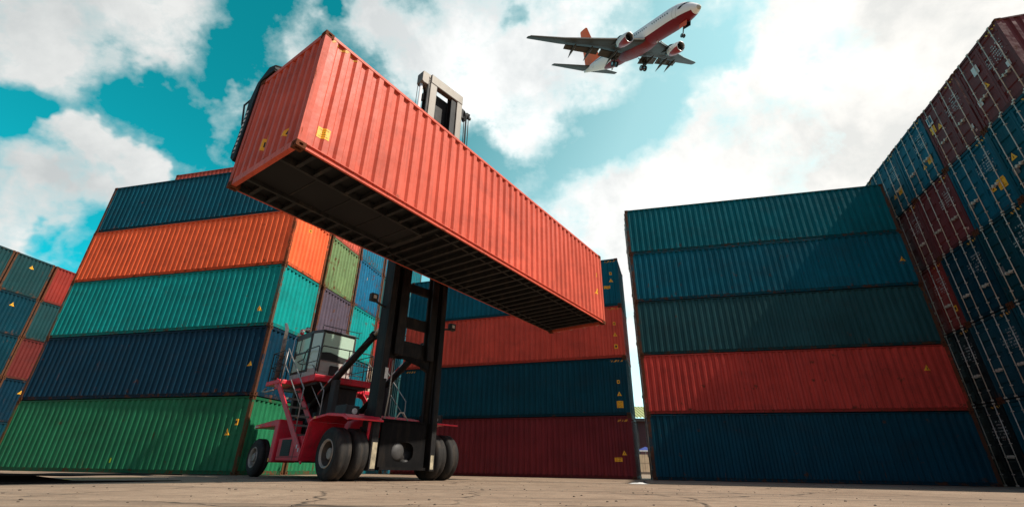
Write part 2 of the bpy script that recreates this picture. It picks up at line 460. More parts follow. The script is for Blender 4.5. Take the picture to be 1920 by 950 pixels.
JR=random.Random(11)
def brown(col,k=.45):    # weathered corner posts: the same paint, much rustier
    return paint(tuple(c*.72 for c in col),rust=.92,fade=.3,rough=.6)
def container(kit,loc,yaw,col,label,group,left='blank',right='blank',rust=.22,fade=.35,rusty=None,decals=(),wallrough=.55):
    if loc[2]<5.1 or loc[2]>5.2: loc=(loc[0]+JR.uniform(-.022,.022),loc[1]+JR.uniform(-.022,.022),loc[2]); yaw+=JR.uniform(-.0022,.0022)
    c=empty('shipping_container',loc,yaw)
    tag(c,label,'shipping container',group)
    P=paint(col,rust,fade,wallrough); Fm=brown(col) if rusty is None else paint(tuple(x*.85 for x in col),rust=rusty,fade=.3,rough=.55)
    put('frame',kit.frame(),c,[Fm,paint(tuple(x*.62 for x in col),rust=.40 if rusty is None else .2,fade=.25,rough=.6) if rusty!=.28 else P]); put('side_wall',kit.side(False),c,[P]); put('side_wall',kit.side(True),c,[P])  # rails darkened: the shadow gap between tiers is put into their colour
    put('roof',kit.roof(),c,[P]); put('underframe',kit.under(),c,[M_under,M_floor])
    for e,kind in (('l',left),('r',right)):
        if kind=='blank': put('end_wall',kit.end(e=='r'),c,[P])
        else:
            for sd in (0,1):
                d=put('door',kit.door(sd,e),c,[P]); W=kit.W
                for y,hy in (((.36,1),(.90,-1)) if sd==0 else ((W-.90,1),(W-.36,-1))):
                    put('locking_bar',kit.bar(y,e,hy),d,[M_zinc])
    Cm=paint(tuple(x*.4 for x in col),rust=.9,fade=.2,rough=.65)
    for i,sx in enumerate((1,-1)):
        for j,sy in enumerate((1,-1)):
            for k,sz in enumerate((1,-1)):
                o=put('corner_casting',kit.casting(),c,[Cm,M_black])
                o.location=(0 if sx>0 else kit.L,0 if sy>0 else kit.W,0 if sz>0 else kit.H); o.scale=(sx,sy,sz)
    for d in decals: decal(kit,c,*d)
    return c

ORD=['bottom','second','third','fourth','fifth','sixth']
TIER=lambda t: {0:'at ground level',1:'second from the ground',2:'third from the ground',3:'fourth from the ground',4:'fifth from the ground',5:'sixth from the ground'}[t]
# base paint colours
DBLUE=(.001,.052,.078); NAVY=(.001,.032,.060); BLUE=(.0006,.108,.150); TEALB=(.0006,.135,.160); DTEAL=(.017,.078,.082)
TEAL=(.002,.27,.24); TURQ=(.003,.30,.28); GREEN=(.018,.165,.070); PGREEN=(.16,.235,.095); ORANGE=(.92,.140,.042)
CORAL=(.60,.108,.064); RED=(.54,.055,.038); MAROON=(.16,.020,.024); BROWNM=(.150,.040,.040); PURPLE=(.105,.080,.105); CREAM=(.50,.44,.33)

# ------------------------------------------------------------------ stack A (right, long sides to us)
AX,AY,AYAW,AH,AL=6.2199,21.6541,-.2399,2.6752,12.4741
kA=Kit(AL,2.5,AH-.012)
A=[(DBLUE,'dark blue container at ground level of the right stack, under the red one',.3),
   (RED,'the only red container of the right stack, an orange triangle near its right end',.35),
   (DTEAL,'dull grey-teal container in the middle of the right stack, directly on the red one',.3),
   (BLUE,'blue container second from the top of the right stack, with an orange triangle',.32),
   (TEALB,'teal-blue container topmost in the right stack, with pale scuffs along its wall',.3)]
dA={1:[('tri','f',11.45,1.72,.95)],3:[('tri','f',12.05,1.3,.95)]}
for t,(c,l,ru) in enumerate(A):
    container(kA,(AX,AY,t*AH),AYAW,c,l,'containers of the right stack',left='door',rust=ru,decals=dA.get(t,()),fade=.45)
# ------------------------------------------------------------------ stack B (left block)
BX,BY,BYAW,BH,BL,BP=-9.5625,17.6003,-.2318,2.6901,11.77,2.6752
kB=Kit(BL,2.56,BH-.012)
def fB(u,v): return (BX+u*math.cos(BYAW)-v*math.sin(BYAW), BY+u*math.sin(BYAW)+v*math.cos(BYAW))
cB={(0,0):(GREEN,'green container at the left block foot with a lime sticker on its side'),
 (0,1):(NAVY,'navy container above the green one in the front row of the left block'),
 (0,2):(TEAL,'teal container under the orange one in the front row of the left block'),
 (0,3):(ORANGE,'bright orange container in the front row of the left block, fourth from the ground'),
 (0,4):((.001,.080,.115),'dark blue container on top of the orange one in the left block'),
 (1,0):(GREEN,'green container at ground level behind the truck stairs, second row'),
 (1,1):(BLUE,'blue container behind the truck cab, below the purple one'),
 (1,2):(PURPLE,'greyish purple corrugated container end right of the turquoise end, above the truck cab'),
 (1,3):(PGREEN,'pale green container end between the orange and the blue ends'),
 (1,4):(CORAL,'coral container on the pale green one, mostly hidden by the lifted container'),
 (1,5):(CORAL,'coral red container topmost of the left block, showing above the dark blue one'),
 (2,0):(BLUE,'blue container at ground level seen under the truck, third row of the left block'),
 (2,1):(BLUE,'blue container end behind the truck platform, third row of the left block'),
 (2,2):(TURQ,'turquoise container end above the truck platform, between the purple end and the red one'),
 (2,3):((.006,.125,.23),'bright blue container end with a small yellow mark, right of the pale green end'),
 (2,4):((.006,.14,.22),'blue container end just under the lifted container, topmost of its row'),
 (3,0):(TEALB,'teal-blue container at ground level behind the mast foot'),
 (3,1):(CREAM,'cream container end behind the far handrail of the truck'),
 (3,2):((.34,.03,.022),'red container end beside the mast, behind the tilt cylinder rod'),
 (3,3):(DTEAL,'weathered slate blue container end just left of the mast, behind the left work lamp'),
 (3,4):((.006,.12,.19),'blue container end touching the top of the mast, right end of the top row'),
 (4,0):(BLUE,'blue container at ground level in the last row of the left block, behind the mast'),
 (4,1):(DTEAL,'grey-teal container second from the ground in the last row of the left block'),
 (4,2):(BLUE,'blue container in the last row middle of the left block, behind the mast'),
 (4,3):(DBLUE,'dark blue container fourth from the ground in the last row of the left block'),
 (4,4):(TEALB,'teal-blue container on top of the last row of the left block')}
dB={(0,0):[('tri','f',BL-.78,1.43,1),('small','f',BL-.48,1.76,1.2),('lime','f',BL-5.7,.43)],
    (0,1):[('tri','f',BL-.55,1.23,1)],(0,2):[('tri','f',BL-.74,.76,.95)],
    (0,3):[('small','r',1.1,2.1,.8)],(2,3):[('small','r',1.0,1.85,.8)]}
for (k,t),(c,l) in cB.items():
    x,y=fB(-BL,k*BP)
    container(kB,(x,y,t*BH),BYAW,c,l,'containers of the left block',rust=.46 if k else .28,decals=dB.get((k,t),()),fade=.5)
# ------------------------------------------------------------------ stack D (centre, behind the truck)
DX,DY,DYAW,DH,DL=5.5847,21.9033,-.3362,2.647,12.4011
kD=Kit(DL,2.5,DH-.012)
D=[(MAROON,'maroon container at ground level of the centre stack behind the truck'),
   ((.001,.050,.074),'dark navy container above the maroon one in the centre stack, with a square caution label'),
   ((.66,.085,.050),'red container in the centre stack right under the lifted container'),
   (BLUE,'blue container topmost in the centre stack, seen past the lifted container corner')]
dD={3:[('hazard','f',DL-.45,2.50),('small','f',DL-.42,1.8,0.90),('tri','f',DL-.42,1.42,0.82),('wide','f',DL-.66,1.05,0.82)],
    2:[('hazard','f',DL-.46,2.50),('small','f',DL-.43,1.72,0.90),('tri','f',DL-.43,1.17,0.82),('small','f',DL-.43,.56,1.23)],
    1:[('hazard','f',DL-.48,2.50),('hazard','f',.55,2.50),('small','f',DL-.44,1.51,0.90),('tri','f',DL-.44,.97,0.82),('caution','f',DL-.45,.49,0.74)],
    0:[('hazard','f',DL-.38,2.42),('tri','f',DL-.45,1.07,0.82),('wide','f',DL-.73,.79,0.82)]}
dx,dy=DX-DL*math.cos(DYAW),DY-DL*math.sin(DYAW)
for t,(c,l) in enumerate(D):
    container(kD,(dx,dy,t*DH),DYAW,c,l,'containers of the centre stack',rust=.18,fade=.4,rusty=.3,decals=dD[t])
# ------------------------------------------------------------------ stack E (right wall of door ends)
EX,EY,EYAW,EH,EP=16.6618,10.6639,1.3055,2.9498,2.4728
kE=Kit(12.19,2.44,EH-.012)
eb=(.002,.070,.100); em=(.155,.042,.042)
cE={(0,4):em,(1,4):em,(2,4):(.003,.100,.150),(3,4):(.003,.095,.14),(4,4):eb,
    (0,3):eb,(1,3):(.003,.095,.145),(2,3):(.170,.038,.040),(3,3):em,(4,3):eb,
    (0,2):eb,(1,2):(.003,.050,.066),(2,2):(.002,.040,.062),(3,2):(.26,.032,.026),(4,2):eb,
    (0,1):eb,(1,1):eb,(2,1):(.006,.060,.085),(3,1):(.008,.014,.018),(4,1):eb,
    (0,0):eb,(1,0):eb,(2,0):eb,(3,0):(.008,.014,.018),(4,0):eb}
lE={(0,4):'topmost nearest maroon container of the right wall, white square stickers on its doors',
 (1,4):'maroon container with a blue sticker beside the one with white stickers, top row',
 (2,4):'blue container left of the maroon ones in the top row of door ends',
 (3,4):'blue container at the left visible end of the top row of door ends',
 (4,4):'farthest dark blue container in the top row of door ends, behind the right stack',
 (0,3):'dark blue container right under the maroon one with white square stickers',
 (1,3):'blue container with white bars and a large orange caution label on its doors',
 (2,3):'maroon container with four pale bars, left of the blue one with a large label',
 (3,3):'dark maroon container half hidden by the top corner of the right stack',
 (4,3):'dark blue container of the second row of door ends, hidden behind the right stack',
 (0,2):'dark blue container at the right picture edge, third row from the top of door ends',
 (1,2):'dark teal container in the middle row of door ends, right of the dark blue one',
 (2,2):'dark blue container in the middle row of door ends, right of the narrow red one',
 (3,2):'narrow red container strip beside the right stack in the middle row of door ends',
 (4,2):'dark blue container of the middle row of door ends, hidden behind the right stack',
 (0,1):'nearest dark blue container of the right wall, second from the ground',
 (1,1):'dark blue container at the right picture edge, second from the ground',
 (2,1):'dark blue container beside the nearly black one, second from the ground',
 (3,1):'nearly black container second from the ground beside the right stack',
 (4,1):'farthest dark blue container of the right wall, second from the ground',
 (0,0):'dark blue container at ground level, nearest in the right wall',
 (1,0):'dark blue container at ground level, second nearest in the right wall',
 (2,0):'dark blue container at ground level beside the black one in the wall of door ends',
 (3,0):'nearly black container at ground level beside the right stack',
 (4,0):'dark blue container at ground level, farthest in the right wall behind the right stack'}
dE={(0,4):[('white','dl',1.62,2.15,1),('white','dl',2.08,.98,.7),('white','dl',.42,1.25,.6),('tri','dl',1.52,1.35,1)],
    (1,4):[('bluelab','dl',2.1,2.3),('caution','dl',2.13,1.85,.8),('tri','dl',1.72,1.75,1),('white','dl',.35,.55,.5),('dot','dl',.25,.3)],
    (2,4):[('caution','dl',.50,.93,.8),('tri','dl',.95,.88,1)],(3,4):[('caution','dl',.60,.96,.8),('tri','dl',1.12,.96,1)],
    (0,3):[('tri','dl',1.91,1.44,1.1),('grey','dl',2.07,.95)],(1,3):[('caution','dl',.38,.95,1),('tri','dl',.83,.99,1.05),('grey','dl',2.1,1.0)],
    (2,3):[('dot','dl',.25,.35)],(1,2):[('grey','dl',2.1,1.2)],(3,2):[('small','dl',.3,.8,1.4)]}
eo=EYAW-math.pi/2
for (k,t),c in cE.items():
    x=EX+k*EP*math.cos(EYAW); y=EY+k*EP*math.sin(EYAW)
    ds=list(dE.get((k,t),[]))
    ds.append(('hazard','dl',.35,EH-.19))
    if (k,t)!=(4,4): ds.append(('marks','dl',.50,1.95))
    container(kE,(x,y,t*EH),eo,c,lE[(k,t)],'containers of the right wall of door ends',left='door',rust=.12,fade=.3,rusty=.35,decals=ds)
# ------------------------------------------------------------------ stack G (far left ends)
GX,GY,GYAW,GH,GP=-34.0755,28.3092,1.3769,2.6774,2.5151
kG=Kit(12.19,2.44,GH-.012)
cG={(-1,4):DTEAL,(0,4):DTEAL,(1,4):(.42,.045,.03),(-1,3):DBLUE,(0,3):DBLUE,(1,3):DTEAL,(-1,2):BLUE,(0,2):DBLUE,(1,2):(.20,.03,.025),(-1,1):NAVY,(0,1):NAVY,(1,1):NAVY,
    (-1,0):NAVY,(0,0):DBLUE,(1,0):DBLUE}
lG={(-1,4):'dark teal container end at the far left picture edge, top row',(0,4):'dark teal container end with an orange triangle in the top row at far left',
 (1,4):'red container end at the right of the top row at far left',(-1,3):'dark blue container end at the left picture edge, second row from the top',
 (0,3):'dark blue container end with an orange triangle, in the second row at far left',(1,3):'grey-teal narrow container end under the red one at far left',
 (-1,2):'blue container end at the left picture edge, middle row of the far left stack',(0,2):'dark blue container end left of the dull red one at far left',
 (1,2):'dull red container end low in the far left stack, beside the left block',(-1,1):'navy container end second from the ground at the left edge',
 (0,1):'navy container end second from the ground under the dark blue one at far left',(1,1):'navy container end below the dull red one at far left',
 (-1,0):'navy container at ground level at the left end of the far left stack',(0,0):'dark blue container at ground level in the middle of the far left stack',
 (1,0):'dark blue container at ground level at the right end of the far left stack'}
dG={(0,4):[('tri','l',1.25,2.0,1.1)],(0,3):[('tri','l',1.3,1.95,1.1)],(1,1):[('tri','l',1.1,1.9,1)]}
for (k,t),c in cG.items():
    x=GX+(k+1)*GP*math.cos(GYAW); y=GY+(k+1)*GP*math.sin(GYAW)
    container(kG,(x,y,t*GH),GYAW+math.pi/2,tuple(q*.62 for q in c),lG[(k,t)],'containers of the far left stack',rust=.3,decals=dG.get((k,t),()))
# ------------------------------------------------------------------ lifted container F
FX,FY,FYAW,FZ,FL,FW,FH=-3.614,6.0315,.9557,5.154,12.2766,2.3512,2.7405
kF=Kit(FL,FW,FH,True)
kF.sp=corr_profile(FL-2*POST,.282,.11,.042,.088,.054,.10)
container(kF,(FX,FY,FZ),FYAW,CORAL,'coral red container lifted in the air by the container handler, its dark underside showing','containers being lifted',
    right='door',rust=.20,fade=.35,rusty=.28,wallrough=.42,decals=[('caution','f',.44,.54,.54),('hazard','f',.42,FH-.12),('small','f',FL-.42,1.8,1.0),('tri','f',FL-.5,1.15,1),
    ('tri','l',.58,.57,.8),('small','l',1.31,.62,1.5)])
# ------------------------------------------------------------------ the container handler (local: X forward, Y left, Z up)
T=empty('container_handler',(-3.2729,13.9641,0),-.7425)
tag(T,'red empty-container handler truck with a raised black mast holding the coral container','container handler')
def part(name,mb,mats,parent=T,bev=0): return mb.build(name,mats,parent,bev)
TR=.63
# chassis and lower body
m=MB(); m.box(-5.4,.15,-.72,.72,.55,1.05); m.box(-5.0,-3.6,-.5,.5,1.05,1.5); m.tube([(0,-1.15,TR),(0,1.15,TR)],.24,16); m.tube([(-5.17,-1.3,.6),(-5.17,1.3,.6)],.16,12)
m.box(-.35,.16,-.95,.95,.3,1.35); m.box(-3.3,-1.3,-.9,.9,.5,.95)
for y in (-.95,.95): m.box(-2.3,-2.0,y-.08,y+.08,1.0,2.8); m.box(-5.0,-4.8,y-.08,y+.08,1.0,2.8)
part('chassis',m,M_dark,bev=.02)
m=MB(); m.prism([(-5.75,.6),(-4.75,.6),(-4.75,1.5),(-5.6,1.5),(-5.82,1.2)],-1.05,1.05); part('counterweight',m,M_redd,bev=.04)
# engine bonnet, rounded front
m=MB(); pr=[(-3.4,1.05),(.28,1.05),(.30,1.42),(.12,1.60),(-.45,1.70),(-1.3,1.76),(-3.4,1.78)]
m.prism(pr,-.88,.88); part('bonnet',m,M_red,bev=.07)
m=MB(); m.box(-4.9,-3.5,-.75,.75,1.5,1.95); m.box(-4.55,-4.0,-1.2,-.8,1.35,1.75); m.box(-5.0,-4.3,-.6,.6,1.95,2.3)
for k in range(5): m.tube([(-4.9+.25*k,-.78,1.3),(-4.85+.25*k,-.98,1.55),(-4.7+.25*k,-.8,1.8)],.035,6)
part('engine',m,M_dark,bev=.02)
for s in (-1,1):
    Y=lambda a,b: (min(s*a,s*b),max(s*a,s*b))
    # side box between the wheels
    y0,y1=Y(.95,1.80); m=MB()
    m.prism([(-3.42,.47),(-1.72,.45),(-1.60,.78),(-1.95,1.12),(-3.42,1.08)],y0,y1)
    sb=part('side_box',m,M_redd,bev=.02)
    m=MB(); yf=s*1.803
    for k in range(9): m.box(-3.12,-2.55,*Y(1.798,1.815),.62+.045*k,.645+.045*k)
    m.box(-3.16,-2.51,*Y(1.79,1.803),.59,1.04); part('vent_grille',m,M_black,sb)
    m=MB(); m.box(-2.28,-2.265,*Y(1.795,1.804),.5,1.05); m.box(-3.42,-1.75,*Y(1.795,1.806),.56,.575); part('panel_seam',m,M_dark,sb)
    # rear fender: red post and the shelf over the rear wheel
    m=MB(); y0,y1=Y(1.12,1.86)
    m.prism([(-3.80,.42),(-3.52,.42),(-3.52,1.50),(-3.80,1.50)],y0,y1)
    m.prism([(-5.42,1.44),(-3.52,1.44),(-3.52,1.64),(-3.9,1.64),(-5.42,1.54)],y0,y1)
    rf=part('rear_fender',m,M_red,bev=.03)
    m=MB(); 
    for k in range(3): m.box(-5.38+.1*k,-5.32+.1*k,*Y(1.855,1.866),1.46,1.51)
    part('reflector',m,M_white,rf)
    m=MB(); m.box(-5.08,-4.98,*Y(1.855,1.866),1.46,1.51); m.box(-3.78,-3.70,*Y(1.855,1.868),.44,.54); part('reflector',m,M_amber,rf)
    # front fender: arch over the twin wheels
    pts=[(-1.38,.45),(-1.34,.55),(-1.10,1.44),(-.98,1.51),(-.2,1.57),(.62,1.50),(.86,1.40)]
    if s>0: pts=pts[:-2]+[(.42,1.51)]
    m=MB(); y0,y1=Y(.98,2.0)
    for a,b in zip(pts,pts[1:]):
        d=Vector((b[0]-a[0],b[1]-a[1])).normalized(); n=Vector((-d.y,d.x))*.045
        m.prism([a,b,(b[0]+n.x,b[1]+n.y),(a[0]+n.x,a[1]+n.y)],y0,y1)
    if s<0: m.prism([(.40,.75),(.46,.75),(.52,1.42),(.42,1.42)],-1.16,-.99)
    if s<0: m.prism([(-1.40,.45),(-1.12,1.42),(-.98,1.48),(-.2,1.54),(.62,1.47),(.86,1.38),(.86,1.44),(.62,1.53),(-.2,1.60),(-1.0,1.54),(-1.16,1.46),(-1.45,.45)],*Y(1.985,2.03))
    ff=part('front_fender',m,M_red,bev=.012)
    m=MB(); m.box(-.92,-.80,*Y(2.03,2.036),1.50,1.56); part('reflector',m,M_amber,ff)
    # headlight cluster on the fender
    m=MB(); m.box(-.42,.05,*Y(1.25,1.62),1.575,1.83); m.box(-.55,.06,*Y(1.62,1.66),1.575,1.85)
    hl=part('headlight',m,M_dark,ff,bev=.02)
    m=MB(); m.lathe([(.05,.082),(.066,.078),(.070,.0711),(.0705,0.001)],(0,s*1.40,1.69),'x',20,0,False); part('lens',m,M_lamp,hl)
    # stairs
    st=empty('staircase',(0,0,0),0,T)
    for yy in (1.86,1.22):
        a=Vector((-4.28,s*yy,2.80));b=Vector((-1.50,s*yy,.45)); m=MB(); m.beam(a,b,.035,.19,0,(0,0,1))
        m.beam((-4.5,s*yy,2.86),(-4.2,s*yy,2.74),.035,.26)
        part('stringer',m,M_red,st)
        if yy>1.5:
            m=MB(); m.box(-1.98,-1.92,*Y(1.878,1.886),.78,.88); m.box(-1.86,-1.80,*Y(1.878,1.886),.69,.79); part('reflector',m,M_white,st)
    for k in range(8):
        x=-4.05+.335*k; z=2.56-.2835*k; m=MB(); m.box(x-.14,x+.12,*Y(1.24,1.84),z,z+.028); m.box(x+.115,x+.135,*Y(1.24,1.84),z-.03,z+.03,1)
        part('step',m,[M_dark,M_post],st)
    for yy,dz in ((1.86,0),(1.22,.05)):
        m=MB(); m.tube([(-4.05,s*yy,3.92),(-2.30,s*yy,2.46),(-2.28,s*yy,1.2)],.018,8); m.tube([(-4.05,s*yy,3.92),(-4.1,s*yy,2.8)],.018,8)
        m.tube([(-4.06,s*yy,3.40),(-2.29,s*yy,1.94)],.014,8)
        part('handrail',m,[solid('handrail_worn',(.34,.32,.30),.45,metal=.5,var=.3,dirt=.5)],st)
    # landing at the stair head
    m=MB(); m.box(-5.25,-4.18,*Y(1.1,1.9),2.79,2.93); part('landing',m,M_red,bev=.02)
# platform
m=MB(); m.box(-5.6,-2.6,-1.46,.60,2.78,2.985); m.box(-5.25,-4.15,.60,1.12,2.80,2.92); part('platform',m,M_redd,bev=.015)
m=MB(); m.box(-5.4,-2.75,-1.3,.45,2.70,2.779); m.box(-3.4,-3.0,-.8,.3,1.8,2.7); m.box(-5.0,-4.6,-.8,.3,1.9,2.7); part('platform_frame',m,M_dark)
# cab
x0,xc,x1,y0,y1,z0,z1=-4.86,-3.66,-3.20,-1.32,.20,2.987,4.50
C=MB()
base=[(x0,y0),(xc,y0),(x1,y0+.16),(x1,y1-.16),(xc,y1),(x0,y1)]
C.prism(base,z0,z0+.20,'z'); C.prism([(a*1.0,b) for a,b in base],z1-.0,z1+.10,'z',1)
C.prism([(x1-.03,y0+.17),(x1+.004,y0+.17),(x1+.004,y1-.17),(x1-.03,y1-.17)],z0+.2,z0+.72,'z')  # front apron
C.prism([(xc,y0+.01),(x1-.02,y0+.165),(x1-.05,y0+.19),(xc,y0+.04)],z0+.2,z0+.30,'z')
for (a,b) in base: C.cbox((a*.997,b*.985,(z0+z1)/2+.1),(.055,.055,z1-z0-.2),None,1)
C.box(x0,xc,y0+.005,y0+.03,z0+.2,z0+.24,1); C.box(x0,x0+.03,y0,y1,z0+.2,z1,0); C.box(x0,xc,y1-.03,y1,z0+.2,z0+.9,0)
C.box(-4.45,-3.95,-.8,-.3,z0+.2,z0+.75,1); C.box(-4.5,-4.35,-.8,-.3,z0+.7,z0+1.25,1)
cab=part('cab',C,[M_cab,M_cabdk],bev=.012)
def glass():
    m,nt,b=newmat('tinted_reflection_glass'); v,_=objvec(nt); n=noise(nt,v,2,4)
    nt.links.new(mix(nt,n,(.42,.58,.45),(.52,.68,.54)),b.inputs['Base Color'])  # pale green: glass tint with the sky's reflection painted in
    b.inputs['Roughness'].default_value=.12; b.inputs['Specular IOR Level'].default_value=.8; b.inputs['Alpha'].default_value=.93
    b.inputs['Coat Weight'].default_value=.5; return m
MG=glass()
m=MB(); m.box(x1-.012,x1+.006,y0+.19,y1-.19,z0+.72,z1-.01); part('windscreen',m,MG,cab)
m=MB(); pts=[(x1+.02,y0+.2,z0+.80)]
n=14; ys=[y0+.2+(y1-y0-.4)*i/n for i in range(n+1)]
poly=[(y,z0+.58) for y in reversed(ys)]+[(y,z0+.74+.12*math.exp(-((y-y0-.45)/.4)**2)) for y in ys]
m.prism(poly,x1+.004,x1+.03,'x'); part('dashboard_shroud',m,M_black,cab)
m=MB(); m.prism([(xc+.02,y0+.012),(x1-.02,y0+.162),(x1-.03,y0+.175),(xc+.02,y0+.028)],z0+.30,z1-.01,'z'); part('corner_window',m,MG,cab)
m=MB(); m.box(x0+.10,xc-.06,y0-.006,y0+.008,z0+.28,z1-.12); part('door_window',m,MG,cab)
m=MB()
for a,b,c,d in ((x0+.03,x0+.10,.2,1.5),(xc-.07,xc,.2,1.5),(x0+.42,x0+.46,.9,1.45),(x0+.03,xc,.86,.92)): m.box(a,b,y0-.018,y0+.012,z0+c,min(z0+d,z1-.002))
m.box(x0+.03,xc,y0-.018,y0+.012,z1-.12,z1-.004); m.box(x0+.16,x0+.2,y0-.05,y0-.018,z0+.75,z0+1.0); part('cab_door',m,M_cabdk,cab)
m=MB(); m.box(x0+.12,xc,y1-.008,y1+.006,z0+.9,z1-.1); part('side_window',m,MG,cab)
m=MB()
P=[(x1+.02,y0+.1,z1+.22),(x1+.02,y1-.05,z1+.22)]
m.tube(P,.014,6); m.tube([(x1,y0+.1,z1+.1),P[0]],.012,6); m.tube([(x1,y1-.05,z1+.1),P[1],(x1+.05,y1+.03,z1+.26)],.012,6)
m.tube([(x1,(y0+y1)/2,z1+.1),(x1+.02,(y0+y1)/2,z1+.22)],.012,6); m.tube([(x1+.02,y0+.12,z1+.06),(x1+.04,y1-.05,z1+.03)],.022,6)
part('roof_rail',m,M_rail,cab)
for dx in (0,.42):
    m=MB(); m.box(x0+.02+dx,x0+.16+dx,y0+.02,y0+.12,z1+.17,z1+.34); m.tube([(x0+.09+dx,y0+.07,z1+.05),(x0+.09+dx,y0+.07,z1+.18)],.02,6)
    wl=part('roof_lamp',m,M_redd if dx==0 else M_dark,cab); m=MB(); m.lathe([(0,.062),(.02,.05),(.024,.001)],(x0+.16+dx,y0+.07,z1+.26),'x',12); m.lathe([(-.012,.001),(-.012,.055),(0,.06)],(x0+.09+dx,y0+.012,z1+.26),'y',12)
    part('lens',m,M_lamp,wl)
m=MB(); m.tube([(x0+.02,y0-.03,z1+.12),(x0+.0,y0-.09,z1-.05),(x0+.06,y0-.10,z1-.2),(x0+.0,y0-.09,z1-.9),(x0-.02,y0-.05,z1-1.1)],.016,6); part('grab_rail',m,M_silver,cab)
m=MB(); m.box(x1+.004,x1+.09,-.75,-.45,z0+.12,z0+.42); part('control_box',m,M_dark,cab)
# guard rails around the platform
m=MB(); f=-2.63
def rail(pts,r=.019): m.tube(pts,r,8)
zt=3.90
rail([(f,-1.40,2.98),(f,-1.40,zt-.08),(f,-1.34,zt),(f,.45,zt),(f,.52,zt-.08),(f,.52,2.98)]); rail([(f,-1.40,3.45),(f,.52,3.45)],.014)
for y in (-.4,): rail([(f,y,2.98),(f,y,zt)],.016)
rail([(-2.7,-1.43,2.98),(-2.7,-1.43,zt-.06),(-2.76,-1.43,zt),(-3.6,-1.43,zt),(-3.68,-1.43,zt-.1),(-3.72,-1.43,zt-.3),(-4.15,-1.43,zt-.35)]); rail([(-2.7,-1.43,3.42),(-3.75,-1.43,3.42),(-4.1,-1.43,3.5)],.014)
rail([(-3.72,-1.43,2.98),(-3.72,-1.43,zt-.3)],.016)
rail([(-5.22,-1.86,2.92),(-5.22,-1.86,zt),(-4.3,-1.86,zt),(-4.2,-1.86,zt-.1),(-4.2,-1.86,2.92)]); rail([(-5.22,-1.86,3.4),(-4.2,-1.86,3.4)],.014)
rail([(-5.22,-1.86,zt),(-5.22,-1.3,zt),(-5.22,-1.3,2.95)]); rail([(-5.22,-1.86,3.4),(-5.22,-1.3,3.4)],.014)
rail([(-5.22,1.86,2.92),(-5.22,1.86,zt),(-4.3,1.86,zt),(-4.2,1.86,zt-.1),(-4.2,1.86,2.92)]); rail([(-5.22,1.86,3.4),(-4.2,1.86,3.4)],.014)
rail([(-4.15,.62,2.92),(-4.15,.62,zt),(-4.15,1.1,zt),(-4.15,1.1,2.92)]); rail([(-4.15,.62,3.4),(-4.15,1.1,3.4)],.014)
rail([(-2.7,.57,2.98),(-2.7,.57,zt),(-4.1,.57,zt)]); rail([(-2.7,.57,3.42),(-4.1,.57,3.42)],.014)
part('guard_rail',m,M_rail)
# exhaust in its guard cage
m=MB(); bx,by=-5.05,-1.66
m.tube([(bx,by,2.9),(bx-.03,by,3.7)],.085,14,0); m.tube([(bx-.03,by,3.72),(bx-.06,by,4.45)],.072,14,1); m.tube([(bx-.06,by,4.45),(bx-.08,by,4.78),(bx-.10,by,4.86),(bx-.24,by-.02,5.06)],[.06,.06,.06,.05],14,2)
ex=part('exhaust_pipe',m,[solid('exhaust_rust',(.10,.065,.05),.7,var=.4,scale=5),solid('exhaust_tan',(.22,.15,.11),.55,var=.35,scale=5),M_zinc])
m=MB()
for z in (3.05,3.3,3.55,3.8):
    pts=[(bx+.17*math.cos(a),by+.17*math.sin(a),z) for a in [2*math.pi*i/10 for i in range(11)]]; m.tube(pts,.011,5)
for k in range(6):
    a=2*math.pi*k/6; m.tube([(bx+.17*math.cos(a),by+.17*math.sin(a),2.92),(bx+.17*math.cos(a),by+.17*math.sin(a),3.82)],.009,5)
part('guard_cage',m,M_rail,ex)
m=MB(); m.tube([(-5.1,-1.9,2.72),(-5.15,-1.98,2.6),(-4.9,-1.98,2.56),(-4.3,-1.95,2.58)],.03,8); part('pipe',m,M_rim)
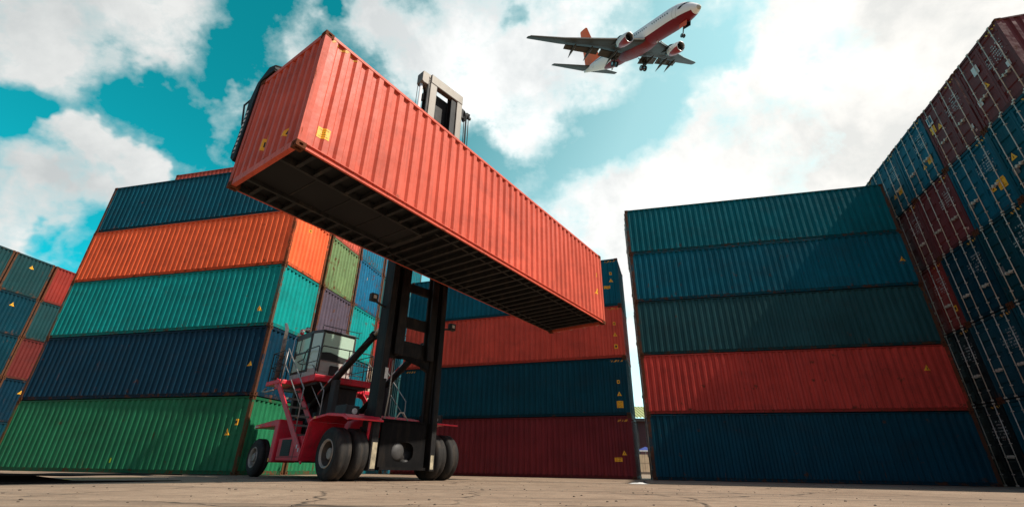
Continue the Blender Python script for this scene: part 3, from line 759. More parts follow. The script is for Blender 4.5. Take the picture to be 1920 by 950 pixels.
# wheels --------------------------------------------------------------
def wheel(name,x,y,z,r,w,rr,out,hubout,bolts):
    """out: +1 when the outer face looks to +Y"""
    t=empty(name,(x,y,z),0,T)
    m=MB(); k=out
    prof=[(-w/2,rr),(-w/2,rr+.03),(-w/2-.012,rr+.10),(-w/2+.0,r-.10),(-w/2+.045,r-.02),(-w/2+.075,r),(-.035,r),(-.02,r-.014),(.02,r-.014),(.035,r),(w/2-.075,r),(w/2-.045,r-.02),(w/2,r-.10),(w/2+.012,rr+.10),(w/2,rr+.03),(w/2,rr)]
    # moulding rings on both sidewalls
    m.lathe(prof,(0,0,0),'y',56)
    for s2 in (-1,1):
        m.lathe([(s2*(w/2+.004),r-.145),(s2*(w/2+.02),r-.135),(s2*(w/2+.004),r-.125)],(0,0,0),'y',56)
    m.build('tyre',M_tyre,t)
    m=MB(); a=lambda v: v*k; hl_=.09 if bolts else .17
    m.lathe([(a(w/2),rr+.012),(a(w/2+.018),rr),(a(w/2),rr-.025),(a(w/2-.03),rr-.045)],(0,0,0),'y',40,0,False)
    m.lathe([(a(w/2-.03),rr-.045),(a(w/2-.10),rr-.05),(a(hubout),rr-.075),(a(hubout-.01),rr*.55),(a(hubout),rr*.52)],(0,0,0),'y',40,0 if bolts else 2,False)
    m.lathe([(a(hubout),rr*.54),(a(hubout+.02),rr*.50),(a(hubout+.03),rr*.44),(a(hubout+hl_),rr*.41),(a(hubout+hl_+.02),rr*.34),(a(hubout+hl_+.02),.001)],(0,0,0),'y',28,1,False)
    for i in range(bolts):
        t2=2*math.pi*i/bolts; m.lathe([(a(hubout-.01),.018),(a(hubout+.035),.018),(a(hubout+.036),.001)],(rr*.68*math.cos(t2),0,rr*.68*math.sin(t2)),'y',8,1)
    m.lathe([(a(-w/2),rr+.01),(a(-w/2),rr*.4)],(0,0,0),'y',24)
    m.build('rim',[M_rim,solid('hub_grey',(.26,.23,.19),.6,var=.4,scale=6,dirt=.5),solid('rim_barrel_shade',(.085,.07,.055),.7,var=.4,scale=5,dirt=.5)],t)  # barrel colour darkened to paint in the shade of the deep dish
    return t
for s in (-1,1):
    wheel('front_wheel',0,s*1.78,TR,TR,.40,.335,s,-.06,0)
    wheel('front_wheel',0,s*1.30,TR,TR,.40,.335,s,-.1,0)
    wheel('rear_wheel',-5.17,s*1.62,.565,.565,.34,.30,s,.06,10)
# mast ------------------------------------------------------------------
ma=empty('mast',(0,0,0),0,T)
OT=8.7
for y0,y1,yo in ((-1.12,-.74,-1),(.72,1.0,1)):
    m=MB(); m.box(.18,.25,y0,y1,.25,OT)
    a_,b_=(y0,y0+.20) if yo<0 else (y1-.17,y1); m.box(.57,.64,a_,b_,.25,OT)
    a_,b_=(y0,y0+.08) if yo<0 else (y1-.08,y1); m.box(.25,.57,a_,b_,.25,OT)
    m.box(.25,.44,y0+.15,y0+.18,1.5,OT)
    m.prism([(.02,.9),(.18,.9),(.18,1.75),(.10,1.75)],y0,y1)
    um=part('mast_upright',m,M_steelblk,ma,bev=.012)
    m=MB(); m.box(.641,.645,(y0+.04) if yo<0 else y1-.15,(y0+.18) if yo<0 else y1-.04,.30,.92 if yo<0 else .66); part('worn_patch',m,M_wear,um)
    if yo<0:
        m=MB(); m.box(.641,.646,-1.0,-.90,2.55,2.85); part('plate',m,M_white,um)
for y0,y1 in ((-.72,-.42),(.47,.715)):
    m=MB(); m.box(.28,.34,y0,y1,3.3,14.15,0); m.box(.50,.56,y0,y1,3.3,14.15,0); m.box(.34,.50,(y0+y1)/2-.04,(y0+y1)/2+.04,3.3,14.15,0)
    part('inner_upright',m,M_steelblk,ma,bev=.01)
for y0,y1 in ((-.62,-.30),(.74,1.02)):
    m=MB(); m.box(.36,.60,y0,y1,9.2,14.28); part('top_upright',m,M_post,ma,bev=.02)
m=MB(); m.box(.38,.62,-.62,1.02,13.86,14.30); part('top_crossbeam',m,M_post,ma,bev=.03)
m=MB(); m.box(.05,.2,-.30,.74,12.5,13.9); m.box(.1,.16,.12,.17,9,12.6); part('rear_crossbeam',m,M_steelblk,ma,bev=.02)
m=MB(); m.prism([(-1.0,13.75),(-.92,13.70),(-.70,13.72),(-.62,13.5),(-.58,13.5),(-.58,14.28),(-.95,14.26),(-1.0,14.2)],.20,.56,'x'); part('cylinder_head',m,M_post,ma,bev=.02)
for y in (-.90,):
    m=MB(); m.tube([(.38,y,8.6),(.38,y,13.75)],.06,12,0); m.tube([(.38,y,1.2),(.38,y,8.6)],.11,14,1); part('lift_cylinder',m,[solid('cylinder_rod',(.72,.71,.69),.35,var=.06),M_steelblk],ma)
m=MB(); m.tube([(.28,.86,1.2),(.28,.86,8.6)],.09,14); part('lift_cylinder',m,M_steelblk,ma)
m=MB(); m.tube([(.3,-1.0,9),(.3,-1.0,13.7)],.012,5); m.tube([(.36,-.74,9),(.36,-.74,13.3)],.016,5); m.box(.3,.42,-.78,-.70,13.0,13.35); part('lift_chain',m,M_steelblk,ma)
m=MB(); m.box(.35,.55,1.02,1.16,13.3,13.75); m.lathe([(-.09,.001),(-.09,.22),(-.03,.17),(.03,.17),(.09,.22),(.09,.001)],(.42,1.26,13.55),'y',20)
m.prism([(.2,13.5),(.62,13.42),(.66,13.6),(.42,13.82),(.22,13.75)],1.36,1.42); m.beam((.42,1.42,13.6),(.46,1.62,13.6),.08,.1)
part('hose_pulley',m,M_steelblk,ma)
m=MB()
for y,x in ((1.08,.40),(1.19,.56),(1.25,.58),(1.30,.57),(1.50,.46)): m.tube([(x,y,9),(x+.01,y+.01,11.5),(x,y,13.6)],.019,6)
part('hose',m,M_steelblk,ma)
for za,zb,h in ((5.38,5.66,0),(4.22,4.56,0),(3.36,3.80,1)):
    m=MB(); m.box(.22 if not h else .16,.34,-.74,.74,za,zb)
    if h:
        m.prism([(-.74,za),(.74,za),(.74,za-.35),(.52,za-.28),(.40,za-.02),(-.4,za-.02),(-.55,za-.12),(-.74,za-.15)],.17,.33,'x')
    part('mast_crossbeam',m,M_steelblk,ma,bev=.02)
m=MB(); n=20
poly=[(-.76,.30),(.74,.30),(.74,1.50),(-.76,1.50)]
# plate with a round opening and the axle hub behind it
c=(.0,.72); rr_=.25; out=[];inn=[]
for k in range(n):
    t=2*math.pi*(k+.5)/n; cx,sz=math.cos(t),math.sin(t)
    L=min(.75/max(abs(cx),1e-3),(.80/sz if sz>0 else (.42/-sz if sz<0 else 9)))
    out.append((c[0]+cx*L,c[1]+sz*L)); q_=(abs(cx)**3+abs(sz)**3)**(-1/3); inn.append((c[0]+cx*q_*.36,c[1]+sz*q_*rr_))
vs=[(.46,a,b) for a,b in out]+[(.46,a,b) for a,b in inn]+[(.40,a,b) for a,b in inn]+[(.40,a,b) for a,b in out]
m.add(vs,[(k,(k+1)%n,n+(k+1)%n,n+k) for k in range(n)]+[(n+k,n+(k+1)%n,2*n+(k+1)%n,2*n+k) for k in range(n)]+[(2*n+k,2*n+(k+1)%n,3*n+(k+1)%n,3*n+k) for k in range(n)])
m.box(.3,.58,-.76,.74,.27,.34); m.box(.36,.46,-.76,.74,1.46,1.54)
part('mast_base_plate',m,solid('plate_black',(.0065,.006,.006),.75,var=.5,scale=3,dirt=.12,spec=.1),ma)
m=MB(); m.lathe([(.28,.24),(.36,.235),(.42,.18),(.44,.06),(.44,.001)],(.05,-.16,.72),'x',24); m.lathe([(.28,.10),(.44,.09),(.46,.001)],(0,.16,.44),'x',14); part('axle_hub',m,solid('axle_grey',(.05,.047,.044),.6,var=.3),ma)
m=MB(); m.tube([(.3,-.3,1.5),(.28,-.1,1.75),(.3,.0,1.76),(.32,.18,1.52)],.018,6); m.tube([(.2,-.55,1.5),(.22,-.5,2.2),(.16,-.46,3.2)],.02,6); part('hydraulic_hose',m,M_zinc,ma)
# work lights on arms
for s,z in ((-1,4.78),(1,4.56)):
    m=MB(); y0=-1.12 if s<0 else 1.0; m.beam((.35,y0,z-.14),(.42,y0+s*.40,z-.06),.05,.06); m.box(.36,.52,min(y0+s*.34,y0+s*.56),max(y0+s*.34,y0+s*.56),z-.10,z+.13)
    wl=part('work_light',m,M_dark,ma,bev=.02); m=MB(); m.box(.52,.528,min(y0+s*.40,y0+s*.50),max(y0+s*.40,y0+s*.50),z-.03,z+.07); part('lens',m,M_lamp,wl)
# tilt cylinders
for s in (-1,1):
    a=Vector((-3.62,s*.92,2.10));b=Vector((.15,s*.92,4.20)); d=(b-a)
    m=MB(); m.tube([a,a+d*.88],.105,16,0); m.tube([a+d*.86,a+d*.885],.135,16,0); m.tube([a+d*.88,b],.055,12,1); m.tube([a+Vector((0,-.1,0)),a+Vector((0,.1,0))],.12,12,0); m.tube([a+d*.74+Vector((0,-.16,-.08)),a+d*.95+Vector((0,-.16,-.3))],.03,6,0)
    tc=part('tilt_cylinder',m,[M_steelblk,M_zinc])
    m=MB(); q=d.normalized(); up=Vector((-q.z,0,q.x)); o=.106
    for k in range(10):
        p0=a+d*(.14+.05*k)+up*.055; p1=a+d*(.14+.05*(k+1))+up*.055
        off=Vector((0,-.095 if s<0 else -.095,0))
        w=up*.035
        m.add([p0+off-w,p1+off-w,p1+off+w,p0+off+w],[(0,1,2,3)],k%2)
    part('warning_stripe',m,[M_redw,M_white],tc)
m=MB(); m.tube([(-3.6,-.92,1.1),(-3.6,-.92,2.1)],.09,10); m.tube([(-3.6,.92,1.1),(-3.6,.92,2.1)],.09,10); m.box(-3.8,-3.4,-1.02,1.02,1.05,1.25); part('cylinder_bracket',m,M_dark)
M_SLOT=cutout('slot_white',(.6,.58,.54),lambda nt,v,xyz: math_(nt,'LESS_THAN',math_(nt,'FRACT',math_(nt,'MULTIPLY',xyz[2],8.3)),.55))
# carriage and spreader behind / over the lifted container (spreader turned with the container)
m=MB(); m.box(.64,.78,-1.0,-.75,5.9,8.4); m.box(.64,.78,.72,.97,5.9,8.4); m.box(.66,.86,-1.3,1.3,6.0,6.3); m.box(.66,.86,-1.3,1.3,7.7,8.1); m.box(.86,1.5,-.9,-.6,7.45,7.75); m.box(.86,1.3,.6,.9,7.45,7.75)
part('carriage',m,M_steelblk,bev=.02)
inv=Matrix.Rotation(.7425,4,'Z')@Matrix.Translation((3.2729,-13.9641,0))
sp=bpy.data.objects.new('spreader',None); COL.objects.link(sp); sp.parent=T
sp.matrix_local=inv@(Matrix.Translation((FX,FY,FZ))@Matrix.Rotation(FYAW,4,'Z'))
m=MB(); m.box(.3,FL-.3,FW+.06,FW+.36,FH-.62,FH-.16); m.box(FL/2-2.2,FL/2+2.2,FW+.10,FW+.5,FH-.9,FH-.62); part('beam',m,M_steelblk,sp,bev=.02)
for xa in (-.02,FL-.26):
    m=MB(); yb=FW
    m.prism([(yb-.52,FH+.03),(yb-.50,FH+.20),(yb-.22,FH+.30),(yb+.16,FH+.06),(yb+.30,FH-.45),(yb+.24,FH-.95),(yb+.26,FH-1.55),(yb+.30,FH-1.75),(yb+.26,.80),(yb+.10,.66),(yb+.05,.75),(yb+.05,FH-.5),(yb+.02,FH+.03)],xa,xa+.28,'x')
    m.box(xa+.06,xa+.22,yb-.46,yb-.30,FH-.002,FH+.06); m.tube([(xa-.01,yb-.56,FH+.12),(xa+.24,yb-.62,FH+.2)],.022,6)
    arm=part('gripper_arm',m,M_steelblk,sp,bev=.02)
    m=MB(); m.box(xa-.006 if xa<1 else xa+.281,xa-.001 if xa<1 else xa+.286,FW+.13,FW+.20,FH-1.85,FH-.70)
    part('slot_strip',m,M_SLOT,arm)
m=MB()
m.tube([(.1,FW+.24,FH-.1),(-.05,FW+.38,FH-.5),(.02,FW+.36,FH-1.0),(.1,FW+.3,FH-1.2)],.02,6); part('hose',m,M_rail,sp)

# ------------------------------------------------------------------ airliner (local: nose at origin, X forward, Y left, Z up)
def eul_mat(y,p,r): return Matrix.Rotation(y,4,'Z')@Matrix.Rotation(p,4,'Y')@Matrix.Rotation(r,4,'X')
PL=empty('passenger_airplane'); PL.matrix_world=Matrix.Translation((29.693,48.255,68.402))@eul_mat(-1.17863,.4590,.19364)
tag(PL,'white airliner with a red belly and orange tail fin, wheels down, in the sky','airplane')
SY,SZ=1.18,.9876
M_pw=solid('plane_white',(.74,.74,.72),.35,var=.06,scale=.4,spec=.5)
M_wing=solid('plane_wing_grey',(.026,.024,.019),.6,var=.25,scale=.5)
M_flap=solid('plane_flap_grey',(.04,.038,.033),.5,var=.25,scale=.7)
M_fin=solid('plane_fin_orange',(.92,.15,.03),.5,var=.08,scale=.4)
M_pmetal=solid('plane_metal',(.42,.42,.41),.3,metal=.8,var=.1,scale=1)
M_pblk=solid('plane_black',(.012,.012,.013),.5,var=.2)
M_pglass=solid('plane_glass',(.015,.02,.022),.15,var=.1)
M_pred=solid('plane_red',(.17,.004,.008),.55,var=.1,scale=.5)
def livery():
    m,nt,b=newmat('plane_livery'); v,xyz=objvec(nt,False)
    zl=math_(nt,'ADD',-.78,math_(nt,'MULTIPLY',math_(nt,'MAXIMUM',math_(nt,'SUBTRACT',-1.0,xyz[0]),0),-.018))
    red=math_(nt,'LESS_THAN',xyz[2],zl); x=math_(nt,'LESS_THAN',xyz[0],-1.2)
    red=math_(nt,'MULTIPLY',red,x); tail=math_(nt,'GREATER_THAN',xyz[0],-33.0); red=math_(nt,'MULTIPLY',red,tail)
    n=noise(nt,v,.6,4)
    w=mix(nt,n,(.80,.80,.79),(.86,.86,.85)); r=mix(nt,n,(.16,.003,.007),(.21,.005,.010))
    cone=math_(nt,'GREATER_THAN',xyz[0],-.4); w=mix(nt,cone,w,(.42,.41,.36))
    nt.links.new(mix(nt,red,w,r),b.inputs['Base Color']); b.inputs['Roughness'].default_value=.5; b.inputs['Specular IOR Level'].default_value=.2; return m
M_liv=livery()
st=[(0,-.62,.03,.03),(-.15,-.61,.27,.24),(-.5,-.56,.55,.5),(-1.1,-.46,.88,.84),(-1.9,-.33,1.18,1.18),(-2.6,-.20,1.40,1.45),(-3.4,-.08,1.58,1.68),(-4.6,.0,1.76,1.88),(-6.2,.0,1.88,2.0),(-10,0,1.88,2.0),(-15,0,1.88,2.0),(-20,0,1.88,2.0),(-24,0,1.88,2.0),(-26.5,.12,1.80,1.86),(-29,.38,1.58,1.58),(-31.5,.66,1.25,1.25),(-34,.92,.86,.92),(-36.3,1.10,.50,.60),(-38,1.22,.20,.30),(-38.2,1.23,.02,.03)]
def fus(x):
    for a,b in zip(st,st[1:]):
        if b[0]<=x<=a[0]:
            t=(x-a[0])/(b[0]-a[0]); return [a[i]+(b[i]-a[i])*t for i in (1,2,3)]
m=MB(); n=36; vs=[];fs=[]
for x,zc,ry,rz in st:
    for k in range(n):
        t=2*math.pi*k/n; vs.append((x,ry*math.cos(t),(zc+rz*math.sin(t))*SZ))
for i in range(len(st)-1):
    for k in range(n): fs.append((i*n+k,i*n+(k+1)%n,(i+1)*n+(k+1)%n,(i+1)*n+k))
m.add(vs,fs,0,True); FU=m.build('fuselage',M_liv,PL)
# wing-body fairing under the belly
m=MB(); vs=[];fs=[]; sec=[(-11.3,.3,1.55),(-12.6,1.5,2.1),(-15,1.95,2.28),(-19,2.0,2.30),(-21.5,1.5,2.1),(-23,.3,1.6)]
for x,wd,dp in sec:
    for k in range(13):
        t=math.pi*k/12; vs.append((x,-wd*1.02*math.cos(t),(-1.0-(dp-1.0)*math.sin(t)**.8)*SZ))
for i in range(len(sec)-1):
    for k in range(12): fs.append((i*13+k,i*13+k+1,(i+1)*13+k+1,(i+1)*13+k))
m.add(vs,fs,0,True); m.build('belly_fairing',M_pred,PL)
def foil(mb,secs,mi=0):
    """secs: (leading point, chord, thickness, vertical?) loft"""
    U=[0,.02,.08,.2,.4,.65,.85,1.0]; vs=[];fs=[]
    for le,c,t,vert in secs:
        up=[];lo=[]
        for u in U:
            h=t*5*(.2969*math.sqrt(u)-.126*u-.3516*u*u+.2843*u**3-.1015*u**4)
            if vert: up.append((le[0]-u*c,le[1]+h,le[2])); lo.append((le[0]-u*c,le[1]-h,le[2]))
            else: up.append((le[0]-u*c,le[1],le[2]+h)); lo.append((le[0]-u*c,le[1],le[2]-h*.8))
        vs+=up+lo[::-1][:-1]
    q=2*len(U)-1
    for i in range(len(secs)-1):
        for k in range(q): fs.append((i*q+k,i*q+(k+1)%q,(i+1)*q+(k+1)%q,(i+1)*q+k))
    fs.append(tuple(range(q))); fs.append(tuple(range((len(secs)-1)*q,len(secs)*q)))
    mb.add(vs,fs,mi,False)
for s in (-1,1):
    Yv=lambda y: s*y*SY
    m=MB(); foil(m,[((-12.3,Yv(1.2),-1.35*SZ),7.6,.95,0),((-15.6,Yv(6.0),-.75*SZ),4.7,.55,0),((-20.2,Yv(12.),.15),2.9,.32,0),((-23.3,Yv(16.9),.95),1.55,.16,0),((-23.9,Yv(17.2),1.0),.9,.06,0)])
    m.build('wing',M_wing,PL)
    m=MB(); foil(m,[((-12.0,Yv(1.6),-1.32),.5,.3,0),((-15.45,Yv(6.0),-.72),.45,.22,0),((-20.05,Yv(12.),.18),.35,.14,0),((-23.2,Yv(16.9),.98),.2,.07,0)]); m.build('leading_edge',M_pmetal,PL)
    for (ya,xa,za,ca),(yb,xb,zb,cb) in ((( 2.1,-18.9,-1.60,1.5),(5.6,-19.5,-1.12,1.3)),((5.9,-19.55,-1.02,1.25),(11.2,-21.95,-.28,.85))):
        m=MB(); 
        def fl(x,y,z,c,dr): 
            return [(x,Yv(y),z),(x-c*.5,Yv(y),z-c*.22),(x-c,Yv(y),z-c*dr),(x-c*.98,Yv(y),z-c*dr-.05),(x-c*.4,Yv(y),z-c*.34),(x,Yv(y),z-.18)]
        a=fl(xa,ya,za,ca,.62); b=fl(xb,yb,zb,cb,.62)
        m.add(a+b,[(0,1,7,6),(1,2,8,7),(2,3,9,8),(3,4,10,9),(4,5,11,10),(5,0,6,11),(0,5,4,3,2,1),(6,7,8,9,10,11)]); m.build('flap',M_flap,PL)
    for y,x,z,L in ((3.6,-17.4,-1.9,4.2),(7.4,-18.9,-1.25,3.9),(9.9,-20.2,-.75,3.5)):
        m=MB(); m.tube([(x,Yv(y),z+.15),(x-.5*L*.4,Yv(y),z-.12),(x-L*.62,Yv(y),z-.62),(x-L,Yv(y),z-1.35)],[.06,.26,.24,.03],10); m.build('flap_fairing',M_flap,PL)
    # engine
    ex,ey,ez=-11.2,s*4.83*SY,-1.95*SZ
    eng=empty('engine',(ex,ey,ez),0,PL); eng.scale=(.92,.87,.87)
    m=MB(); m.lathe([(-.95,.80),(-.25,.84),(-.02,.93),(0,1.0),(-.04,1.06)],(0,0,0),'x',32,1); m.lathe([(-.04,1.06),(-.25,1.13),(-1.2,1.20),(-2.4,1.12),(-3.4,.92),(-3.42,.84),(-2.8,.8)],(0,0,0),'x',32,0)
    m.lathe([(-2.8,.60),(-3.9,.52),(-4.6,.36),(-4.6,.30),(-5.1,.02)],(0,0,0),'x',20,2)
    def nac():
        mm,nt,b=newmat('nacelle_livery'); v,xyz=objvec(nt,False)
        red=math_(nt,'LESS_THAN',xyz[2],math_(nt,'ADD',-.10,math_(nt,'MULTIPLY',xyz[0],.22))); nt.links.new(mix(nt,red,(.72,.72,.70),(.26,.009,.014)),b.inputs['Base Color']); b.inputs['Roughness'].default_value=.35; return mm
    if 'nacelle_livery' not in bpy.data.materials: nac()
    m.build('nacelle',[bpy.data.materials['nacelle_livery'],M_pmetal,M_flap],eng)
    m=MB(); m.lathe([(-.96,.82),(-.94,.3),(-.6,.18),(-.35,.001)],(0,0,0),'x',24,0,False)
    for k in range(18):
        t=2*math.pi*k/18; d=Vector((0,math.cos(t),math.sin(t))); p=Vector((0,-math.sin(t),math.cos(t)))
        m.add([Vector((-.9,0,0))+d*.2-p*.03,Vector((-.7,0,0))+d*.2+p*.03,Vector((-.74,0,0))+d*.8+p*.09,Vector((-.92,0,0))+d*.8-p*.09],[(0,1,2,3)])
    m.build('fan',M_pblk,eng)
    m=MB(); m.prism([(-12.2,-1.0),(-14.2,-.55),(-18.0,-.95),(-15.4,-1.5)],ey-.16,ey+.16); m.build('pylon',M_wing,PL)
    # tailplane
    m=MB(); foil(m,[((-34.0,Yv(.35),1.25*SZ),3.9,.36,0),((-37.0,Yv(7.15),1.75*SZ),1.4,.12,0),((-37.5,Yv(7.25),1.77*SZ),.8,.05,0)]); m.build('tailplane',M_wing,PL)
    # main landing gear
    lg=empty('landing_gear',(-19.6,s*2.86*SY,-1.6),0,PL)
    m=MB(); m.tube([(0,s*.35,.3),(0,0,-1.0),(0,0,-2.0)],[.17,.15,.12],10); m.tube([(0,-.55,-2.0),(0,.55,-2.0)],.09,8); m.tube([(0,s*-1.2,-.1),(0,0,-1.1)],.08,8); m.tube([(1.0,0,.1),(0,0,-1.1)],.07,8); m.build('strut',M_flap,lg)
    m=MB(); m.box(-.7,.5,s*.42-.03,s*.42+.03,-1.2,.2); m.build('gear_door',M_wing,lg)
    for yy in (-.43,.43):
        m=MB(); m.lathe([(-.17,.3),(-.2,.42),(-.14,.54),(0,.565),(.14,.54),(.2,.42),(.17,.3)],(0,yy,-2.0),'y',24); m.lathe([(-.16,.001),(-.13,.18),(-.17,.3)],(0,yy,-2.0),'y',16,1); m.lathe([(.16,.001),(.13,.18),(.17,.3)],(0,yy,-2.0),'y',16,1); m.build('wheel',[M_pblk,M_pmetal],lg)
    # cabin windows and doors
    me=None
    for i in range(44):
        x=-5.9-.58*i
        if i in (8,9,19,20,21,31): continue
        zc,ry,rz=fus(x); t=math.asin(.42/rz); y=s*(ry*math.cos(t)+.012); 
        if me is None:
            mb=MB(); pp=[(.13*math.cos(a),.20*math.sin(a)) for a in [2*math.pi*k/10 for k in range(10)]]; mb.add([(a,0,b) for a,b in pp],[tuple(range(10))]); me=mb.mesh('window'); me.materials.append(M_pglass)
        o=link('cabin_window',me,FU,0,(x,y,(zc+.42)*SZ)); o.rotation_euler=(t*-s if s>0 else t,0,0)
    for x in (-4.4,-32.2):
        zc,ry,rz=fus(x); mb=MB()
        for (xa,xb,za,zb) in ((-.42,-.38,-.9,.95),(.38,.42,-.9,.95),(-.42,.42,.92,.96),(-.42,.42,-.92,-.88)):
            k=6; vs=[];fs=[]
            for i in range(k+1):
                z=za+(zb-za)*i/k
                for xx in (xa,xb):
                    c_,r_y,r_z=fus(x+xx); q=max(-1,min(1,z/r_z)) if x>-20 else max(-1,min(1,z*.6/r_z)); vs.append((x+xx,s*(r_y*math.sqrt(1-q*q)+.015),(c_+q*r_z)*SZ))
            for i in range(k): fs.append((2*i,2*i+1,2*i+3,2*i+2))
            mb.add(vs,fs)
        mb.build('cabin_door',solid('door_line',(.30,.29,.28),.5),FU)
# cockpit windows wrapped on the nose
for y0,y1 in ((-1.42,-1.06),(-1.0,-.60),(-.54,-.06),(.06,.54),(.60,1.0),(1.06,1.42)):
    mb=MB(); vs=[];fs=[];k=6
    for j in range(2):
        for i in range(k+1):
            a=y0+(y1-y0)*i/k; ang=a*1.05
            x=(-1.85-.75*(abs(a)**1.6)) - j*.55
            zc,ry,rz=fus(x); t=math.pi/2-ang*.95
            vs.append((x+.01,(ry+.02)*math.cos(t),(zc+(rz+.02)*math.sin(t))*SZ))
    for i in range(k): fs.append((i,i+1,k+2+i,k+1+i))
    mb.add(vs,fs); mb.build('cockpit_window',M_pglass,FU)
m=MB(); foil(m,[((-27.5,0,1.85),10,.30,1),((-31.0,0,2.3),6.6,.5,1),((-37.0,0,11.0),3.3,.25,1),((-37.6,0,11.3),2.6,.1,1)]); m.build('tail_fin',M_fin,PL)
ng=empty('nose_gear',(-4.0,0,-1.7),0,PL)
m=MB(); m.tube([(.15,0,.2),(0,0,-2.0)],[.11,.08],10); m.tube([(0,-.35,-2.0),(0,.35,-2.0)],.06,8); m.tube([(1.1,0,0),(.06,0,-1.1)],.05,6); m.build('strut',M_flap,ng)
for yy in (-.22,.22):
    m=MB(); m.lathe([(-.09,.16),(-.11,.25),(-.07,.33),(.07,.33),(.11,.25),(.09,.16)],(0,yy,-2.0),'y',20); m.lathe([(-.08,.001),(-.09,.16)],(0,yy,-2.0),'y',14,1); m.lathe([(.08,.001),(.09,.16)],(0,yy,-2.0),'y',14,1); m.build('wheel',[M_pblk,M_pmetal],ng)
for s in (-1,1):
    m=MB(); m.box(-.4,1.3,s*.42-.03,s*.42+.03,-.75,.05); m.build('gear_door',solid('plane_door_orange',(.7,.10,.03),.4) if s<0 else M_pblk,ng)
m=MB(); m.box(-26.1,-25.6,-.03,.03,-2.35,-1.7); m.box(-11.0,-10.6,-.03,.03,-2.3,-1.9); m.build('antenna',M_pw,PL)

# ------------------------------------------------------------------ ground, far shed, plate, litter
def ground_mat():
    m,nt,b=newmat('concrete_yard')
    tc=nt.nodes.new('ShaderNodeTexCoord'); v=tc.outputs['Object']
    n1=noise(nt,v,.35,7,.62); n2=noise(nt,v,3.2,8,.66); n3=noise(nt,v,26,6,.65); n4=noise(nt,mapping(nt,v,(.12,1.2,1)),1.3,7,.62,.6)
    c=mix(nt,ramp(nt,n1,[(.3,0),(.7,1)]),(.26,.178,.118),(.40,.285,.195))
    c=mix(nt,math_(nt,'MULTIPLY',ramp(nt,n2,[(.42,0),(.7,1)]),.6),c,(.15,.10,.066))
    c=mix(nt,math_(nt,'MULTIPLY',ramp(nt,n4,[(.52,0),(.68,1)]),.55),c,(.13,.10,.075))
    c=mix(nt,math_(nt,'MULTIPLY',ramp(nt,n3,[(.56,0),(.66,1)]),.5),c,(.16,.12,.09))
    tm=ramp(nt,noise(nt,mapping(nt,v,(.05,.8,1),(3.1,.7,0)),1.0,5,.55,.3),[(.56,0),(.66,1)])
    c=mix(nt,math_(nt,'MULTIPLY',tm,.5),c,(.06,.045,.035))
    n5=noise(nt,v,70,4,.7); c=mix(nt,math_(nt,'MULTIPLY',ramp(nt,n5,[(.5,0),(.62,1)]),.45),c,(.10,.072,.05))
    # cracks: warped voronoi edges
    nz=nt.nodes.new('ShaderNodeTexNoise'); nz.inputs['Scale'].default_value=1.6; nz.inputs['Detail'].default_value=6; nt.links.new(v,nz.inputs['Vector'])
    va=nt.nodes.new('ShaderNodeVectorMath'); va.operation='MULTIPLY_ADD'; nt.links.new(nz.outputs['Color'],va.inputs[0]); va.inputs[1].default_value=(.7,.7,0); nt.links.new(v,va.inputs[2])
    vo=nt.nodes.new('ShaderNodeTexVoronoi'); vo.feature='DISTANCE_TO_EDGE'; vo.inputs['Scale'].default_value=.30; nt.links.new(va.outputs[0],vo.inputs['Vector'])
    cr=math_(nt,'SUBTRACT',1,ramp(nt,vo.outputs['Distance'],[(.002,0),(.009,1)]))
    gate=ramp(nt,noise(nt,v,.5,3),[(.40,0),(.52,1)]); cr=math_(nt,'MULTIPLY',cr,gate)
    c=mix(nt,math_(nt,'MULTIPLY',cr,.85),c,(.035,.027,.02))
    vp=nt.nodes.new('ShaderNodeTexVoronoi'); vp.inputs['Scale'].default_value=9; nt.links.new(v,vp.inputs['Vector'])
    pit=math_(nt,'MULTIPLY',math_(nt,'LESS_THAN',vp.outputs['Distance'],.16),ramp(nt,noise(nt,v,1.1,3),[(.5,0),(.6,1)]))
    c=mix(nt,math_(nt,'MULTIPLY',pit,.8),c,(.05,.04,.03))
    nt.links.new(c,b.inputs['Base Color']); b.inputs['Roughness'].default_value=.88; b.inputs['Specular IOR Level'].default_value=.25
    h=math_(nt,'SUBTRACT',math_(nt,'ADD',math_(nt,'MULTIPLY',n2,.5),math_(nt,'MULTIPLY',n3,.35)),math_(nt,'ADD',math_(nt,'MULTIPLY',cr,1.2),math_(nt,'MULTIPLY',pit,.8)))
    bp=nt.nodes.new('ShaderNodeBump'); bp.inputs['Strength'].default_value=.6; bp.inputs['Distance'].default_value=.03; nt.links.new(h,bp.inputs['Height']); nt.links.new(bp.outputs[0],b.inputs['Normal'])
    return m
m=MB(); S=1500; m.add([(-S,-S,0),(S,-S,0),(S,S,0),(-S,S,0)],[(0,1,2,3)]); g=m.build('ground',ground_mat()); tag(g,'worn sandy concrete yard with cracks','ground',kind='structure')
def corrmat(name,c0,c1,horizontal=False):
    m,nt,b=newmat(name); v,xyz=objvec(nt); n=noise(nt,v,.8,6,.6)
    nt.links.new(mix(nt,n,c0,c1),b.inputs['Base Color']); b.inputs['Roughness'].default_value=.6; return m
